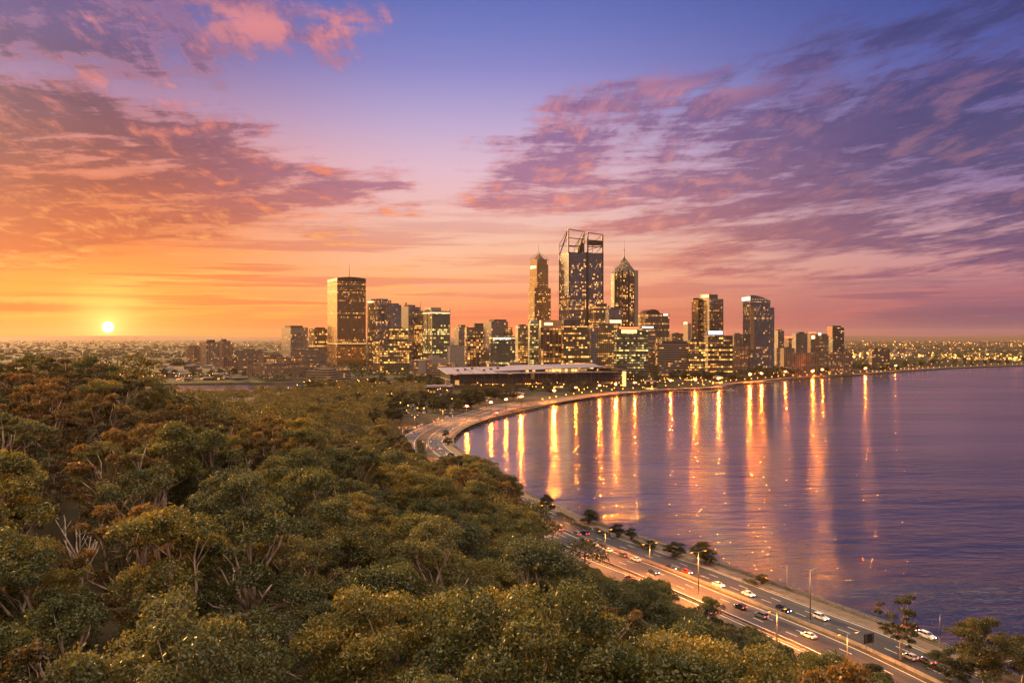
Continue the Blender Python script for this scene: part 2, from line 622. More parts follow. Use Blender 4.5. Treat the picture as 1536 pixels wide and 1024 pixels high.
def inside(X, Y, poly):
    c = np.zeros(X.shape, dtype=bool)
    n = len(poly)
    for i in range(n):
        x1, y1 = poly[i]
        x2, y2 = poly[(i + 1) % n]
        if y1 == y2:
            continue
        k = ((y1 > Y) != (y2 > Y)) & (X < (x2 - x1) * (Y - y1) / (y2 - y1) + x1)
        c ^= k
    return c


TREE_H = 12.5
_c = [(0, 1020, 48), (0, 820, 76), (60, 700, 106), (0, 565, 140), (40, 540, 175), (110, 535, 205), (-150, 560, 180), (150, 545, 235), (160, 640, 140), (250, 600, 260), (335, 606, 330), (200, 760, 96),
      (300, 700, 140), (300, 900, 70), (400, 625, 300), (420, 760, 108), (450, 900, 78), (500, 604, 520), (520, 680, 230), (560, 760, 145), (600, 950, 72),
      (620, 700, 330), (650, 860, 108), (700, 800, 150), (760, 1000, 84), (800, 870, 135), (880, 900, 152), (950, 960, 130), (1000, 905, 172),
      (640, 1010, 62), (500, 1010, 58), (250, 1010, 54), (360, 660, 190), (440, 700, 170), (80, 620, 125), (700, 730, 240)]
CTRL = [((x - 768) / F * d, d, H - (y - HY) / F * d - TREE_H) for x, y, d in _c]
CTRL += [(0, 0, 58), (-40, 10, 56), (40, 20, 42), (-380, 560, 6), (-260, 480, 12), (-200, 420, 20), (-330, 430, 12), (-150, 600, 6), (-90, 560, 6), (-80, 480, 5), (-50, 420, 4), (-30, 380, 4), (0, 310, 4), (-10, 340, 4), (-500, 350, 25), (-600, 600, 5),
         (-400, 700, 4), (-200, 720, 4), (75, 150, 4), (95, 100, 4), (60, 130, 7), (45, 190, 4), (30, 225, 4), (12, 262, 4), (-260, 300, 34)]
CA = np.array(CTRL)


def hill(X, Y):
    w = np.zeros(X.shape)
    z = np.zeros(X.shape)
    for cx, cy_, cz in CA:
        d2 = (X - cx) ** 2 + (Y - cy_) ** 2 + 120.0
        k = 1.0 / d2 ** 1.9
        w += k
        z += k * cz
    return z / w


def sstep(x, a, b):
    t = np.clip((x - a) / (b - a), 0, 1)
    return t * t * (3 - 2 * t)


def ground_z(X, Y, road=None, water=None):
    X = np.asarray(X, dtype=float)
    Y = np.asarray(Y, dtype=float)
    flat = 3.0 + 5.0 * sstep(Y, 1250, 1700) - 3.5 * sstep(X, 250, 500) * sstep(Y, 1000, 1300)
    flat = flat + sstep(Y, 2500, 9000) * (6 + 8 * np.sin(X / 1900.0 + 1.0) * np.sin(Y / 2300.0))
    far = np.hypot(X, Y)
    flat = flat + sstep(far, 19000, 24000) * (70 + 26 * np.sin(X / 2100.0) + 18 * np.sin(X / 760.0 + 2.0) + 40 * sstep(X, -2000, 12000))
    hz = hill(X, Y)
    hz = hz + 1.0 * np.sin(X / 17.0) * np.sin(Y / 23.0) * sstep(hz, 8, 30)
    m_ = (1 - sstep(Y, 620, 760)) * (1 - sstep(X, 60, 140) * 0)
    z = flat * (1 - m_) + np.maximum(hz, 2.6) * m_
    if road is None:
        road = np.minimum(np.minimum(seg_dist(X, Y, INN), seg_dist(X, Y, OUT)), seg_dist(X, Y, RAMP))
    z = 2.3 + (z - 2.3) * sstep(road, 6.5, 26)
    # park side of the bays stays low
    wd = np.minimum(seg_dist(X, Y, SHORE), seg_dist(X, Y, INLET + [INLET[0]]))
    ins = inside(X, Y, RIVER) | inside(X, Y, INLET)
    sd = np.where(ins, -wd, wd)
    z = np.where(sd < 60, 2.3 + (z - 2.3) * sstep(sd, 8, 60), z)
    z = np.where(sd < 1.5, 2.3 - 6.0 * sstep(-sd, -1.5, 5.0), z)
    return z

# ---------------------------------------------------------------- ground, water, roads
def axis(lo, hi, step, far_lo, far_hi, g=1.16):
    a = list(np.arange(lo, hi + 0.1, step))
    s_, x_ = step, a[-1]
    while x_ < far_hi:
        s_ *= g
        x_ += s_
        a.append(min(x_, far_hi))
    s_, x_ = step, a[0]
    pre = []
    while x_ > far_lo:
        s_ *= g
        x_ -= s_
        pre.append(max(x_, far_lo))
    return np.array(pre[::-1] + a)


FAR = 26000
gx = axis(-480, 500, 5.0, -FAR, FAR)
gy = axis(-20, 1300, 5.0, -1500, FAR)
GX, GY = np.meshgrid(gx, gy)
GZ = ground_z(GX, GY)
nx, ny = len(gx), len(gy)
idx = np.arange(nx * ny).reshape(ny, nx)
faces = np.stack([idx[:-1, :-1], idx[:-1, 1:], idx[1:, 1:], idx[1:, :-1]], -1).reshape(-1, 4)

gm = bpy.data.materials.new("ground_soil")
gm.use_nodes = True
t = NT(gm.node_tree)
b = t.n['Principled BSDF']
geo = t.new('ShaderNodeNewGeometry')
pos = geo.outputs['Position']
n1 = t.noise(pos, 0.004, 6, 0.6)
n2 = t.noise(pos, 0.06, 6, 0.65)
n3 = t.noise(pos, 0.0011, 4, 0.6)
c = t.mix(t.rng(n2, 0.35, 0.65), (0.03, 0.028, 0.015), (0.07, 0.052, 0.03))
c2 = t.mix(t.rng(n1, 0.45, 0.6), (0.022, 0.025, 0.014), (0.085, 0.062, 0.048))
_, py_, _ = t.sep(pos)
c = t.mix(t.rng(py_, 700, 1000), c, c2)
# far plain: wooded patches against pale built-up ground
vor = t.new('ShaderNodeTexVoronoi')
t.put(vor.inputs['Vector'], pos)
vor.inputs['Scale'].default_value = 0.02
c3 = t.mix(t.rng(n3, 0.42, 0.6), (0.018, 0.02, 0.012), t.mix(t.rng(t.noise(pos, 0.02, 3), 0.45, 0.6), (0.03, 0.027, 0.018), (0.08, 0.055, 0.045)))
c = t.mix(t.rng(py_, 1800, 3000), c, c3)
c = t.mix(t.rng(py_, 9000, 17000), c, (0.050, 0.036, 0.042))  # haze over the distant hills put into their colour as purple
t.put(b.inputs['Base Color'], c)
b.inputs['Roughness'].default_value = 0.95
b.inputs['Specular IOR Level'].default_value = 0.1
bp = t.new('ShaderNodeBump')
bp.inputs['Strength'].default_value = 0.6
bp.inputs['Distance'].default_value = 0.5
t.l.new(t.noise(pos, 0.8, 5, 0.6), bp.inputs['Height'])
t.l.new(bp.outputs[0], b.inputs['Normal'])
me = np_mesh("ground", np.stack([GX.ravel(), GY.ravel(), GZ.ravel()], -1), faces, gm, smooth=True)
o = bpy.data.objects.new("ground", me)
COL.objects.link(o)
tag(o, kind='structure')

# bilinear lookup of the built ground
def gz(x, y):
    i = int(np.clip(np.searchsorted(gx, x) - 1, 0, nx - 2))
    j = int(np.clip(np.searchsorted(gy, y) - 1, 0, ny - 2))
    fx = (x - gx[i]) / (gx[i + 1] - gx[i])
    fy = (y - gy[j]) / (gy[j + 1] - gy[j])
    return float((GZ[j, i] * (1 - fx) + GZ[j, i + 1] * fx) * (1 - fy) + (GZ[j + 1, i] * (1 - fx) + GZ[j + 1, i + 1] * fx) * fy)


# water
TANG = (0.0, 1.0, 0.0)     # wind waves roll towards the viewer: crests lie across the view
wm = bpy.data.materials.new("river_water")
wm.use_nodes = True
t = NT(wm.node_tree)
b = t.n['Principled BSDF']
geo = t.new('ShaderNodeNewGeometry')
pos = geo.outputs['Position']
x_, y_, z_ = t.sep(pos)
rx = t.add(t.mul(x_, 0.995), t.mul(y_, 0.08))
ry = t.sub(t.mul(y_, 0.995), t.mul(x_, 0.08))
pr = t.comb(rx, ry, 0)
h0 = t.noise(t.vm('MULTIPLY', pr, (0.014, 0.036, 1)), 1.0, 4, 0.6, 0.4)
h1 = t.noise(t.vm('MULTIPLY', pr, (0.075, 0.17, 1)), 1.0, 4, 0.58, 0.4)
h2 = t.noise(t.vm('MULTIPLY', pr, (0.16, 0.85, 1)), 1.0, 4, 0.60, 0.3)
h3 = t.noise(t.vm('MULTIPLY', pr, (0.7, 2.8, 1)), 1.0, 3, 0.6)
calm = t.noise(t.vm('MULTIPLY', pr, (0.0035, 0.012, 1)), 1.0, 4, 0.55)
amp = t.rng(calm, 0.36, 0.64, 0.45, 1.15)
nearw = t.rng(y_, 700, 230)
hh = t.add(t.add(t.mul(h0, 2.8), t.mul(h1, t.add(0.9, t.mul(nearw, 0.9)))), t.mul(t.add(t.mul(h2, 0.30), t.mul(h3, 0.06)), t.add(0.12, t.mul(nearw, 0.88))))
hh = t.mul(hh, amp)
bp = t.new('ShaderNodeBump')
bp.inputs['Strength'].default_value = 1.0
t.put(bp.inputs['Distance'], t.rng(t.m('POWER', t.m('MAXIMUM', y_, 1.0), -1.0), 1 / 800, 1 / 190, 0.13, 0.95, smooth=False))
t.l.new(hh, bp.inputs['Height'])
t.l.new(bp.outputs[0], b.inputs['Normal'])
t.put(b.inputs['Base Color'], (0.012, 0.014, 0.028))
t.put(b.inputs['Roughness'], t.add(t.rng(y_, 200, 620, 0.11, 0.185), t.mul(t.sub(calm, 0.5), 0.16)))
b.inputs['Anisotropic'].default_value = 0.40
t.put(b.inputs['Tangent'], t.comb(*TANG))
b.inputs['IOR'].default_value = 1.85
wb = MB()
wb.face([(-900, -1400, 0), (FAR, -1400, 0), (FAR, 4600, 0), (-900, 4600, 0)])
o = wb.build("river_water", wm)
tag(o, kind='structure')

concrete = mat("concrete", (0.26, 0.22, 0.19), 0.85, noise=0.25, nscale=0.6)
pale_conc = mat("pale_concrete", (0.27, 0.22, 0.19), 0.8, noise=0.2, nscale=0.5)
asphalt = mat("asphalt", (0.045, 0.038, 0.036), 0.62, noise=0.3, nscale=0.25)
# worn lanes: tyre tracks, patches and joints, laid out along the road
asphalt = bpy.data.materials.new("worn_asphalt")
asphalt.use_nodes = True
t = NT(asphalt.node_tree)
b = t.n['Principled BSDF']
uvn = t.new('ShaderNodeUVMap'); uvn.uv_map = 'UVMap'
ux, uy, _ = t.sep(uvn.outputs[0])
track = t.m('ABSOLUTE', t.m('SINE', t.mul(ux, pi / 0.95)))
wear = t.noise(t.comb(t.mul(ux, 0.9), t.mul(uy, 0.035), 0), 1.0, 5, 0.6)
patch = t.white(t.comb(t.m('FLOOR', t.mul(ux, 0.32)), t.m('FLOOR', t.add(t.mul(uy, 0.045), t.mul(t.m('FLOOR', t.mul(ux, 0.32)), 0.37))), 2.0))
fine = t.noise(t.comb(ux, uy, 0), 1.6, 6, 0.7)
c_ = t.mix(t.rng(wear, 0.3, 0.7), (0.034, 0.029, 0.028), (0.060, 0.050, 0.046))
c_ = t.mix(t.mul(t.m('POWER', track, 3.0), 0.35), c_, (0.024, 0.021, 0.020))
c_ = t.mix(t.mul(t.m('GREATER_THAN', patch, 0.86), 0.55), c_, (0.020, 0.018, 0.018))
c_ = t.mix(t.mul(t.m('LESS_THAN', patch, 0.08), 0.5), c_, (0.085, 0.072, 0.064))
c_ = t.mix(t.mul(t.rng(fine, 0.45, 0.8), 0.4), c_, (0.075, 0.062, 0.056))
t.put(b.inputs['Base Color'], c_)
t.put(b.inputs['Roughness'], t.rng(fine, 0.3, 0.7, 0.5, 0.75))
paving = mat("path_paving", (0.13, 0.09, 0.065), 0.85, noise=0.25, nscale=0.4)
verge = mat("verge_soil", (0.075, 0.05, 0.028), 0.95, noise=0.35, nscale=0.3)
paint = mat("road_paint", (0.75, 0.70, 0.62), 0.6)
dark_metal = mat("dark_metal", (0.045, 0.04, 0.04), 0.45, 0.6)
galv = mat("galvanised_steel", (0.22, 0.20, 0.19), 0.4, 0.7)
rockm = mat("dark_rock", (0.07, 0.055, 0.045), 0.9, noise=0.5, nscale=0.7)


def ribbon(mb, line, a, bb, z, mi=0):
    L, Rr = offset(line, a), offset(line, bb)
    acc = 0
    for i in range(len(line) - 1):
        s_ = math.hypot(line[i + 1][0] - line[i][0], line[i + 1][1] - line[i][1])
        mb.face([(*L[i], z), (*Rr[i], z), (*Rr[i + 1], z), (*L[i + 1], z)], mi, [(a, acc), (bb, acc), (bb, acc + s_), (a, acc + s_)])
        acc += s_


def raised(mb, line, a, bb, z0, z1, mi=0):
    L, Rr = offset(line, a), offset(line, bb)
    for i in range(len(line) - 1):
        mb.face([(*L[i], z1), (*Rr[i], z1), (*Rr[i + 1], z1), (*L[i + 1], z1)], mi)
        mb.face([(*L[i], z0), (*L[i], z1), (*L[i + 1], z1), (*L[i + 1], z0)], mi)
        mb.face([(*Rr[i], z1), (*Rr[i], z0), (*Rr[i + 1], z0), (*Rr[i + 1], z1)], mi)


def struct(name, mb, m_):
    return tag(mb.build(name, m_), kind='structure')


ZR = 2.55
n_near = next(i for i, p in enumerate(OUT) if p[1] > 330)
OUTW = 5.0
mb = MB(); ribbon(mb, OUT, -5.0, 5.0, ZR); struct("freeway_road", mb, asphalt)
mb = MB(); ribbon(mb, INN, -4.9, 4.9, ZR - 0.008); struct("inner_road", mb, asphalt)
mb = MB(); ribbon(mb, RAMP, -3.4, 3.4, ZR - 0.016); struct("ramp_road", mb, asphalt)
# verge sheet under everything and the paved shared path by the river
mb = MB(); ribbon(mb, OUT, -24, 12.0, 2.46); struct("verge_path", mb, verge)
mb = MB(); raised(mb, OUT, 6.1, 9.8, 2.3, 2.62); struct("shore_path", mb, paving)
mb = MB(); raised(mb, OUT, 5.35, 5.6, 2.3, 2.74); raised(mb, OUT, -5.55, -5.3, 2.3, 2.72)
raised(mb, INN, -5.4, -5.15, 2.3, 2.72)
raised(mb, RAMP, -3.9, -3.6, 2.3, 2.72); raised(mb, RAMP, 3.6, 3.9, 2.3, 2.72)
struct("kerb", mb, pale_conc)
# markings
mb = MB()
for ln, offs, edges in ((OUT, (-1.55, 1.55), (-4.6, 4.65)), (INN, (-1.5, 1.5), (-4.5, 4.5)), (RAMP, (), (-3.0, 3.0))):
    for e_ in edges:
        ribbon(mb, ln, e_ - 0.10, e_ + 0.10, ZR + 0.006)
    for o_ in offs:
        L = offset(ln, o_)
        acc = 0
        for i in range(len(L) - 1):
            if i % 2 == 0:
                a_, b_ = Vector(L[i]), Vector(L[i + 1])
                d_ = (b_ - a_)
                k = min(1.0, 3.6 / d_.length)
                e_ = a_ + d_ * k
                n_ = Vector((d_.y, -d_.x)).normalized() * 0.085
                mb.face([(*(a_ - n_), ZR + 0.006), (*(a_ + n_), ZR + 0.006), (*(e_ + n_), ZR + 0.006), (*(e_ - n_), ZR + 0.006)])
struct("road_markings", mb, paint)

# seawall along the whole near shore
mb = MB()
n2_ = next(i for i, p in enumerate(SHORE) if p[0] > 1400)
raised(mb, SHORE[:n2_], -1.6, 0.6, -2.0, 2.42)
tag(mb.build("seawall", rockm), "low dark stone seawall along the river edge", "seawall")

# boulders dumped along the wall
g = np.random.default_rng(2)
V, Fc = [], []
ico = [(0, 0, 1), (.9, 0, .2), (.3, .85, .15), (-.75, .5, .2), (-.7, -.55, .1), (.35, -.85, .2), (.5, .4, -.7), (-.5, .3, -.7), (0, -.6, -.7)]
icf = [(0, 1, 2), (0, 2, 3), (0, 3, 4), (0, 4, 5), (0, 5, 1), (1, 6, 2), (2, 6, 7), (2, 7, 3), (3, 7, 4), (4, 7, 8), (4, 8, 5), (5, 8, 1), (1, 8, 6)]
sh = [p for p in SHORE if -40 < p[1] and p[0] < 760]
for i in range(len(sh) - 1):
    L_ = math.hypot(sh[i + 1][0] - sh[i][0], sh[i + 1][1] - sh[i][1])
    for k in range(int(L_ * (1.9 if sh[i][1] < 700 else .5))):
        f_ = g.random()
        tx_, ty_ = (sh[i + 1][0] - sh[i][0]) / L_, (sh[i + 1][1] - sh[i][1]) / L_
        o_ = g.uniform(-.3, 3.2)
        x_, y_ = sh[i][0] + tx_ * L_ * f_ + ty_ * o_, sh[i][1] + ty_ * L_ * f_ - tx_ * o_
        r_ = g.uniform(.35, 1.1) * (1 if sh[i][1] < 700 else 1.6)
        a_ = g.uniform(0, 6.28)
        b_ = len(V)
        for q in ico:
            j = 1 + g.uniform(-.2, .2)
            V.append((x_ + (q[0] * cos(a_) - q[1] * sin(a_)) * r_ * j, y_ + (q[0] * sin(a_) + q[1] * cos(a_)) * r_ * j, 1.3 - o_ * .45 + q[2] * r_ * .7 * j))
        Fc += [tuple(b_ + w for w in f) for f in icf]
o = bpy.data.objects.new("shore_rubble", np_mesh("shore_rubble", V, Fc, rockm))
COL.objects.link(o)
tag(o, "broken dark rocks piled along the foot of the river wall", "rocks", None, 'stuff')

# parkland and plazas behind the far shore
lawn = mat("park_lawn", (0.05, 0.055, 0.02), 0.95, noise=0.4, nscale=0.05)
plaza = mat("plaza_paving", (0.13, 0.085, 0.06), 0.8, noise=0.3, nscale=0.08)
far_shore = [p for p in SHORE if p[1] > 860 and p[0] < 1500]
mb = MB(); ribbon(mb, far_shore, -16, -2.5, 2.75); struct("promenade_path", mb, plaza)

# ---------------------------------------------------------------- facades
def facade(name, wall, glass, cw=3.0, ch=3.9, mu=0.12, mv=0.30, lit=0.3, glow=1.6, grough=0.12, gmetal=0.45, wmetal=0.0, wrough=0.6,
           warm=(1.0, 0.30, 0.04), warm2=(1.0, 0.50, 0.14), floorvar=0.9, jit=0.035):
    m_ = bpy.data.materials.new(name)
    m_.use_nodes = True
    t = NT(m_.node_tree)
    b = t.n['Principled BSDF']
    uvn = t.new('ShaderNodeUVMap')
    uvn.uv_map = 'UVMap'
    ux, uy, _ = t.sep(uvn.outputs[0])
    oi = t.new('ShaderNodeObjectInfo')
    rnd = t.mul(oi.outputs['Random'], 97.0)
    gu, gv = t.div(ux, cw), t.div(uy, ch)
    cu, cv = t.m('FLOOR', gu), t.m('FLOOR', gv)
    fu, fv = t.sub(gu, cu), t.sub(gv, cv)
    mask = t.mul(t.mul(t.m('GREATER_THAN', fu, mu), t.m('LESS_THAN', fu, 1.0 - mu)), t.m('GREATER_THAN', fv, mv))
    cell = t.comb(t.add(cu, rnd), cv, rnd)
    r1 = t.white(cell)
    r3 = t.white(t.vm('ADD', cell, (3.3, 7.7, 1.1)), 1)
    rr, rg, rb = t.sep(r3)
    # offices light up in runs along a floor
    run = t.noise(t.comb(t.add(t.mul(cu, 0.16), rnd), t.mul(cv, 3.7), rnd), 1.0, 2, 0.6)
    fl = t.white(t.comb(rnd, cv, 4.0))
    p = t.mul(t.rng(t.add(t.mul(run, 1.0), t.mul(t.sub(fl, 0.5), 0.5 * floorvar)), 0.35, 0.75), 2.0)
    p = t.add(p, t.mul(t.m('GREATER_THAN', fl, 0.88), 1.1 * floorvar))
    on = t.mul(t.m('LESS_THAN', r1, t.mul(p, lit)), mask)
    lum = t.mul(t.mul(on, t.add(0.12, t.mul(t.m('POWER', rr, 2.2), 1.5))), t.mul(t.add(0.5, t.mul(t.white(t.comb(rnd, 2.0, 9.0)), 0.9)), glow * 0.46))
    wn = t.noise(t.vm('SCALE', t.comb(ux, uy, rnd), sc=0.08), 1.0, 4, 0.6)
    wc = t.mix(t.rng(wn, 0.3, 0.7), tuple(q * 0.85 for q in wall), tuple(min(1, q * 1.15) for q in wall))
    gc = t.mix(t.mul(rb, 0.5), glass, tuple(q * 0.55 for q in glass))
    t.put(b.inputs['Base Color'], t.mix(mask, wc, gc))
    t.put(b.inputs['Roughness'], t.fmix(mask, wrough, grough))
    t.put(b.inputs['Metallic'], t.fmix(mask, wmetal, gmetal))
    t.put(b.inputs['Emission Color'], t.mix(rg, warm, warm2))
    t.put(b.inputs['Emission Strength'], lum)
    g = t.new('ShaderNodeNewGeometry')
    nj = t.vm('SCALE', t.vm('SUBTRACT', r3, (0.5, 0.5, 0.5)), sc=t.mul(mask, jit))
    t.put(b.inputs['Normal'], t.vm('NORMALIZE', t.vm('ADD', g.outputs['Normal'], nj)))
    m_.cycles.emission_sampling = 'NONE'
    return m_


FM = {
    'bronze': facade("bronze_glass_facade", (0.05, 0.026, 0.015), (0.62, 0.38, 0.2), 2.4, 3.9, 0.10, 0.34, 0.30, 1.5, gmetal=0.55, wmetal=0.5, wrough=0.3),
    'navy': facade("navy_glass_facade", (0.016, 0.018, 0.026), (0.32, 0.30, 0.33), 2.6, 4.0, 0.07, 0.20, 0.26, 1.5, gmetal=0.5, wmetal=0.5, wrough=0.3),
    'navylow': facade("dim_glass_facade", (0.02, 0.022, 0.03), (0.36, 0.34, 0.38), 2.8, 4.0, 0.07, 0.22, 0.12, 1.2, gmetal=0.5, wmetal=0.4, wrough=0.3),
    'dark': facade("dark_glass_facade", (0.022, 0.019, 0.017), (0.34, 0.27, 0.20), 3.0, 3.9, 0.12, 0.30, 0.42, 1.9, gmetal=0.4, wmetal=0.2, wrough=0.4),
    'office': facade("lit_office_facade", (0.030, 0.022, 0.016), (0.30, 0.24, 0.17), 3.6, 3.9, 0.08, 0.36, 0.56, 2.1, gmetal=0.35, wrough=0.5, warm=(1.0, 0.32, 0.04), warm2=(1.0, 0.50, 0.11)),
    'green': facade("green_glass_facade", (0.024, 0.026, 0.018), (0.28, 0.28, 0.22), 3.4, 3.9, 0.07, 0.36, 0.48, 1.7, gmetal=0.4, warm=(1.0, 0.48, 0.08), warm2=(0.85, 0.72, 0.26)),
    'granite': facade("pale_granite_facade", (0.11, 0.065, 0.04), (0.50, 0.33, 0.20), 2.8, 3.9, 0.06, 0.42, 0.13, 1.2, gmetal=0.5, wrough=0.35),
    'piers': facade("pier_facade", (0.04, 0.028, 0.02), (0.26, 0.2, 0.15), 3.4, 3.9, 0.26, 0.22, 0.42, 2.0, gmetal=0.35, wrough=0.5, floorvar=0.2),
    'grid': facade("window_grid_facade", (0.13, 0.065, 0.04), (0.10, 0.075, 0.055), 5.2, 3.9, 0.13, 0.28, 0.62, 1.7, gmetal=0.3),
    'band': facade("pale_banded_facade", (0.26, 0.19, 0.15), (0.09, 0.07, 0.055), 3.6, 3.6, 0.0, 0.48, 0.30, 1.0, gmetal=0.3, wrough=0.7),
    'cream': facade("cream_punched_facade", (0.22, 0.14, 0.10), (0.10, 0.075, 0.06), 3.4, 3.3, 0.28, 0.42, 0.25, 1.2, gmetal=0.3, wrough=0.8),
    'flats': facade("apartment_facade", (0.08, 0.055, 0.045), (0.42, 0.34, 0.28), 3.8, 3.1, 0.14, 0.36, 0.26, 1.5, gmetal=0.45, wrough=0.5, floorvar=0.1),
    'bronzeband': facade("bronze_band_facade", (0.10, 0.055, 0.034), (0.7, 0.42, 0.24), 3.0, 3.8, 0.0, 0.40, 0.10, 1.3, gmetal=0.6, wmetal=0.3, wrough=0.35),
    'lowrise': facade("lowrise_facade", (0.17, 0.11, 0.08), (0.09, 0.07, 0.055), 4.2, 3.4, 0.22, 0.42, 0.32, 1.6, gmetal=0.2, wrough=0.85),
    'lobby': facade("lit_lobby_facade", (0.10, 0.06, 0.035), (0.12, 0.09, 0.06), 4.5, 4.5, 0.08, 0.15, 1.3, 3.4, gmetal=0.2),
}
roof_grey = mat("roof_membrane", (0.08, 0.065, 0.06), 0.85, noise=0.25, nscale=0.1)
roof_pale = mat("pale_metal_roof", (0.31, 0.25, 0.26), 0.45, 0.1, noise=0.1, nscale=0.1)
stone_pale = mat("pale_stone", (0.30, 0.20, 0.15), 0.55, noise=0.12, nscale=0.1)
steel_red = mat("red_brown_steel", (0.10, 0.045, 0.03), 0.45, 0.3)
steel_dark = mat("dark_steel", (0.06, 0.05, 0.05), 0.4, 0.5)
glass_dark = mat("dark_glass", (0.05, 0.05, 0.06), 0.12, 0.4)
brown_cladding = mat("brown_cladding", (0.085, 0.045, 0.03), 0.4, 0.3, noise=0.1, nscale=0.1)
red_wall = mat("red_wall", (0.42, 0.10, 0.05), 0.6)
sign_white = glow_mat("white_sign_light", (1.0, 0.82, 0.68), 1.15)
sign_blue = glow_mat("bluish_sign_light", (0.72, 0.72, 1.0), 1.7)
sign_orange = glow_mat("orange_sign_light", (1.0, 0.42, 0.13), 2.4)
sign_amber = glow_mat("amber_sign_light", (1.0, 0.58, 0.22), 2.2)
sign_red = glow_mat("red_sign_light", (1.0, 0.14, 0.05), 2.0)


class Vol:
    """box seen between pixel columns x0 and x1 with its near corner at xc, at depth d"""
    def __init__(s, x0, xc, x1, d, th, depth=None):
        s.C = Vector(atd(xc, d))
        phi = math.atan((xc - 768) / F)
        rho = R(th) - phi
        s.rho = rho
        s.fd = Vector((cos(rho), sin(rho)))
        s.ld = Vector((-sin(rho), cos(rho)))
        t1, t0 = (x1 - 768) / F, (x0 - 768) / F
        s.wf = (t1 * s.C.y - s.C.x) / (cos(rho) - t1 * sin(rho))
        s.wl = depth if depth else (s.C.x - t0 * s.C.y) / (sin(rho) + t0 * cos(rho))
        s.d = d

    def p(s, a, b_):
        """a metres along the front, b metres back"""
        q = s.C + s.fd * a + s.ld * b_
        return (q.x, q.y)

    def fa(s, xpx):
        t_ = (xpx - 768) / F
        return (t_ * s.C.y - s.C.x) / (s.fd.x - t_ * s.fd.y)

    def lb(s, xpx):
        t_ = (xpx - 768) / F
        return (s.C.x - t_ * s.C.y) / (-s.ld.x + t_ * s.ld.y)

    def poly(s, inset=0.0, a0=0.0, a1=None, b0=0.0, b1=None):
        a1 = s.wf if a1 is None else a1
        b1 = s.wl if b1 is None else b1
        i = inset
        return [s.p(a0 + i, b0 + i), s.p(a1 - i, b0 + i), s.p(a1 - i, b1 - i), s.p(a0 + i, b1 - i)]


def chamfer(poly, k):
    """cut the corners of a polygon by k metres"""
    out = []
    n = len(poly)
    for i in range(n):
        a, b_, c_ = Vector(poly[i - 1]), Vector(poly[i]), Vector(poly[(i + 1) % n])
        out.append(tuple(b_ + (a - b_).normalized() * k))
        out.append(tuple(b_ + (c_ - b_).normalized() * k))
    return out


def root_for(name, v, label, cat, group=None):
    x, y = v.C
    return empty(name, (x, y, gz(x, y)), 0, label=label, cat=cat, group=group)


def bpart(root, pname, mb, m_, smooth=False):
    o_ = mb.build(pname, m_, root, smooth, origin=root.location)
    return o_


def block(root, v, y1, m_, y0=None, pname='tower_body', plant=None, cut=0.0, parapet=1.4, roofm=None, plantm=None, rail=True):
    z1 = ztop(y1, v.d)
    z0 = ztop(y0, v.d) if y0 is not None else root.location[2] - 1.5
    poly = v.poly()
    if cut:
        poly = chamfer(poly, cut)
    mb = MB()
    mb.prism(poly, z0, z1, mi=0, cap=False)
    # parapet: inner face and a recessed roof
    cx = sum(p[0] for p in poly) / len(poly)
    cy2 = sum(p[1] for p in poly) / len(poly)
    inn = []
    for p in poly:
        q = Vector((cx - p[0], cy2 - p[1]))
        q = q.normalized() * 0.9
        inn.append((p[0] + q.x, p[1] + q.y))
    n = len(poly)
    for i in range(n):
        a, b_, c_, e_ = poly[i], poly[(i + 1) % n], inn[(i + 1) % n], inn[i]
        mb.face([(*a, z1), (*b_, z1), (*c_, z1), (*e_, z1)], 1)
        mb.face([(*e_, z1), (*c_, z1), (*c_, z1 - parapet), (*e_, z1 - parapet)], 1)
    body = bpart(root, pname, mb, [FM[m_] if isinstance(m_, str) else m_, roofm or stone_pale if m_ in ('band', 'cream', 'granite') else roof_grey])
    mb = MB()
    mb.face([(*p, z1 - parapet) for p in inn])
    w_, l_ = v.wf, v.wl
    rr_ = random.Random(int(abs(v.C.x * 7 + v.C.y + y1)))
    if rail:
        for _ in range(4):   # condensers and hatches
            a_, b_ = rr_.uniform(.15, .8) * w_, rr_.uniform(.15, .8) * l_
            mb.prism([v.p(a_, b_), v.p(a_ + min(3, w_ * .1), b_), v.p(a_ + min(3, w_ * .1), b_ + min(3, l_ * .1)), v.p(a_, b_ + min(3, l_ * .1))], z1 - parapet, z1 + rr_.uniform(-.3, 1.2))
    bpart(root, 'roof', mb, roof_grey)
    if plant:
        f0, f1, hgt = plant
        mb = MB()
        mb.prism(v.poly(a0=v.wf * f0, a1=v.wf * f1, b0=v.wl * .18, b1=v.wl * .8), z1 - parapet, z1 + hgt)
        bpart(root, 'plant_room', mb, plantm or roof_grey)
    return body, z1


def fins(root, v, z0, z1, m_, nf=8, nl=4, w=0.6, dep=0.5, name='facade_pier'):
    """projecting piers: one mesh per face"""
    mb = MB()
    for i in range(nf + 1):
        a_ = v.wf * i / nf
        mb.prism([v.p(a_ - w / 2, -dep), v.p(a_ + w / 2, -dep), v.p(a_ + w / 2, 0.05), v.p(a_ - w / 2, 0.05)], z0, z1)
    for i in range(nl + 1):
        b_ = v.wl * i / nl
        mb.prism([v.p(-dep, b_ + w / 2), v.p(-dep, b_ - w / 2), v.p(0.05, b_ - w / 2), v.p(0.05, b_ + w / 2)], z0, z1)
    return bpart(root, name, mb, m_)


def slabs(root, v, z0, z1, m_, step, th=0.5, dep=0.45, name='floor_band'):
    mb = MB()
    z = z0
    while z < z1:
        mb.prism(v.poly(-dep), z, z + th, bottom=True)
        z += step
    return bpart(root, name, mb, m_)


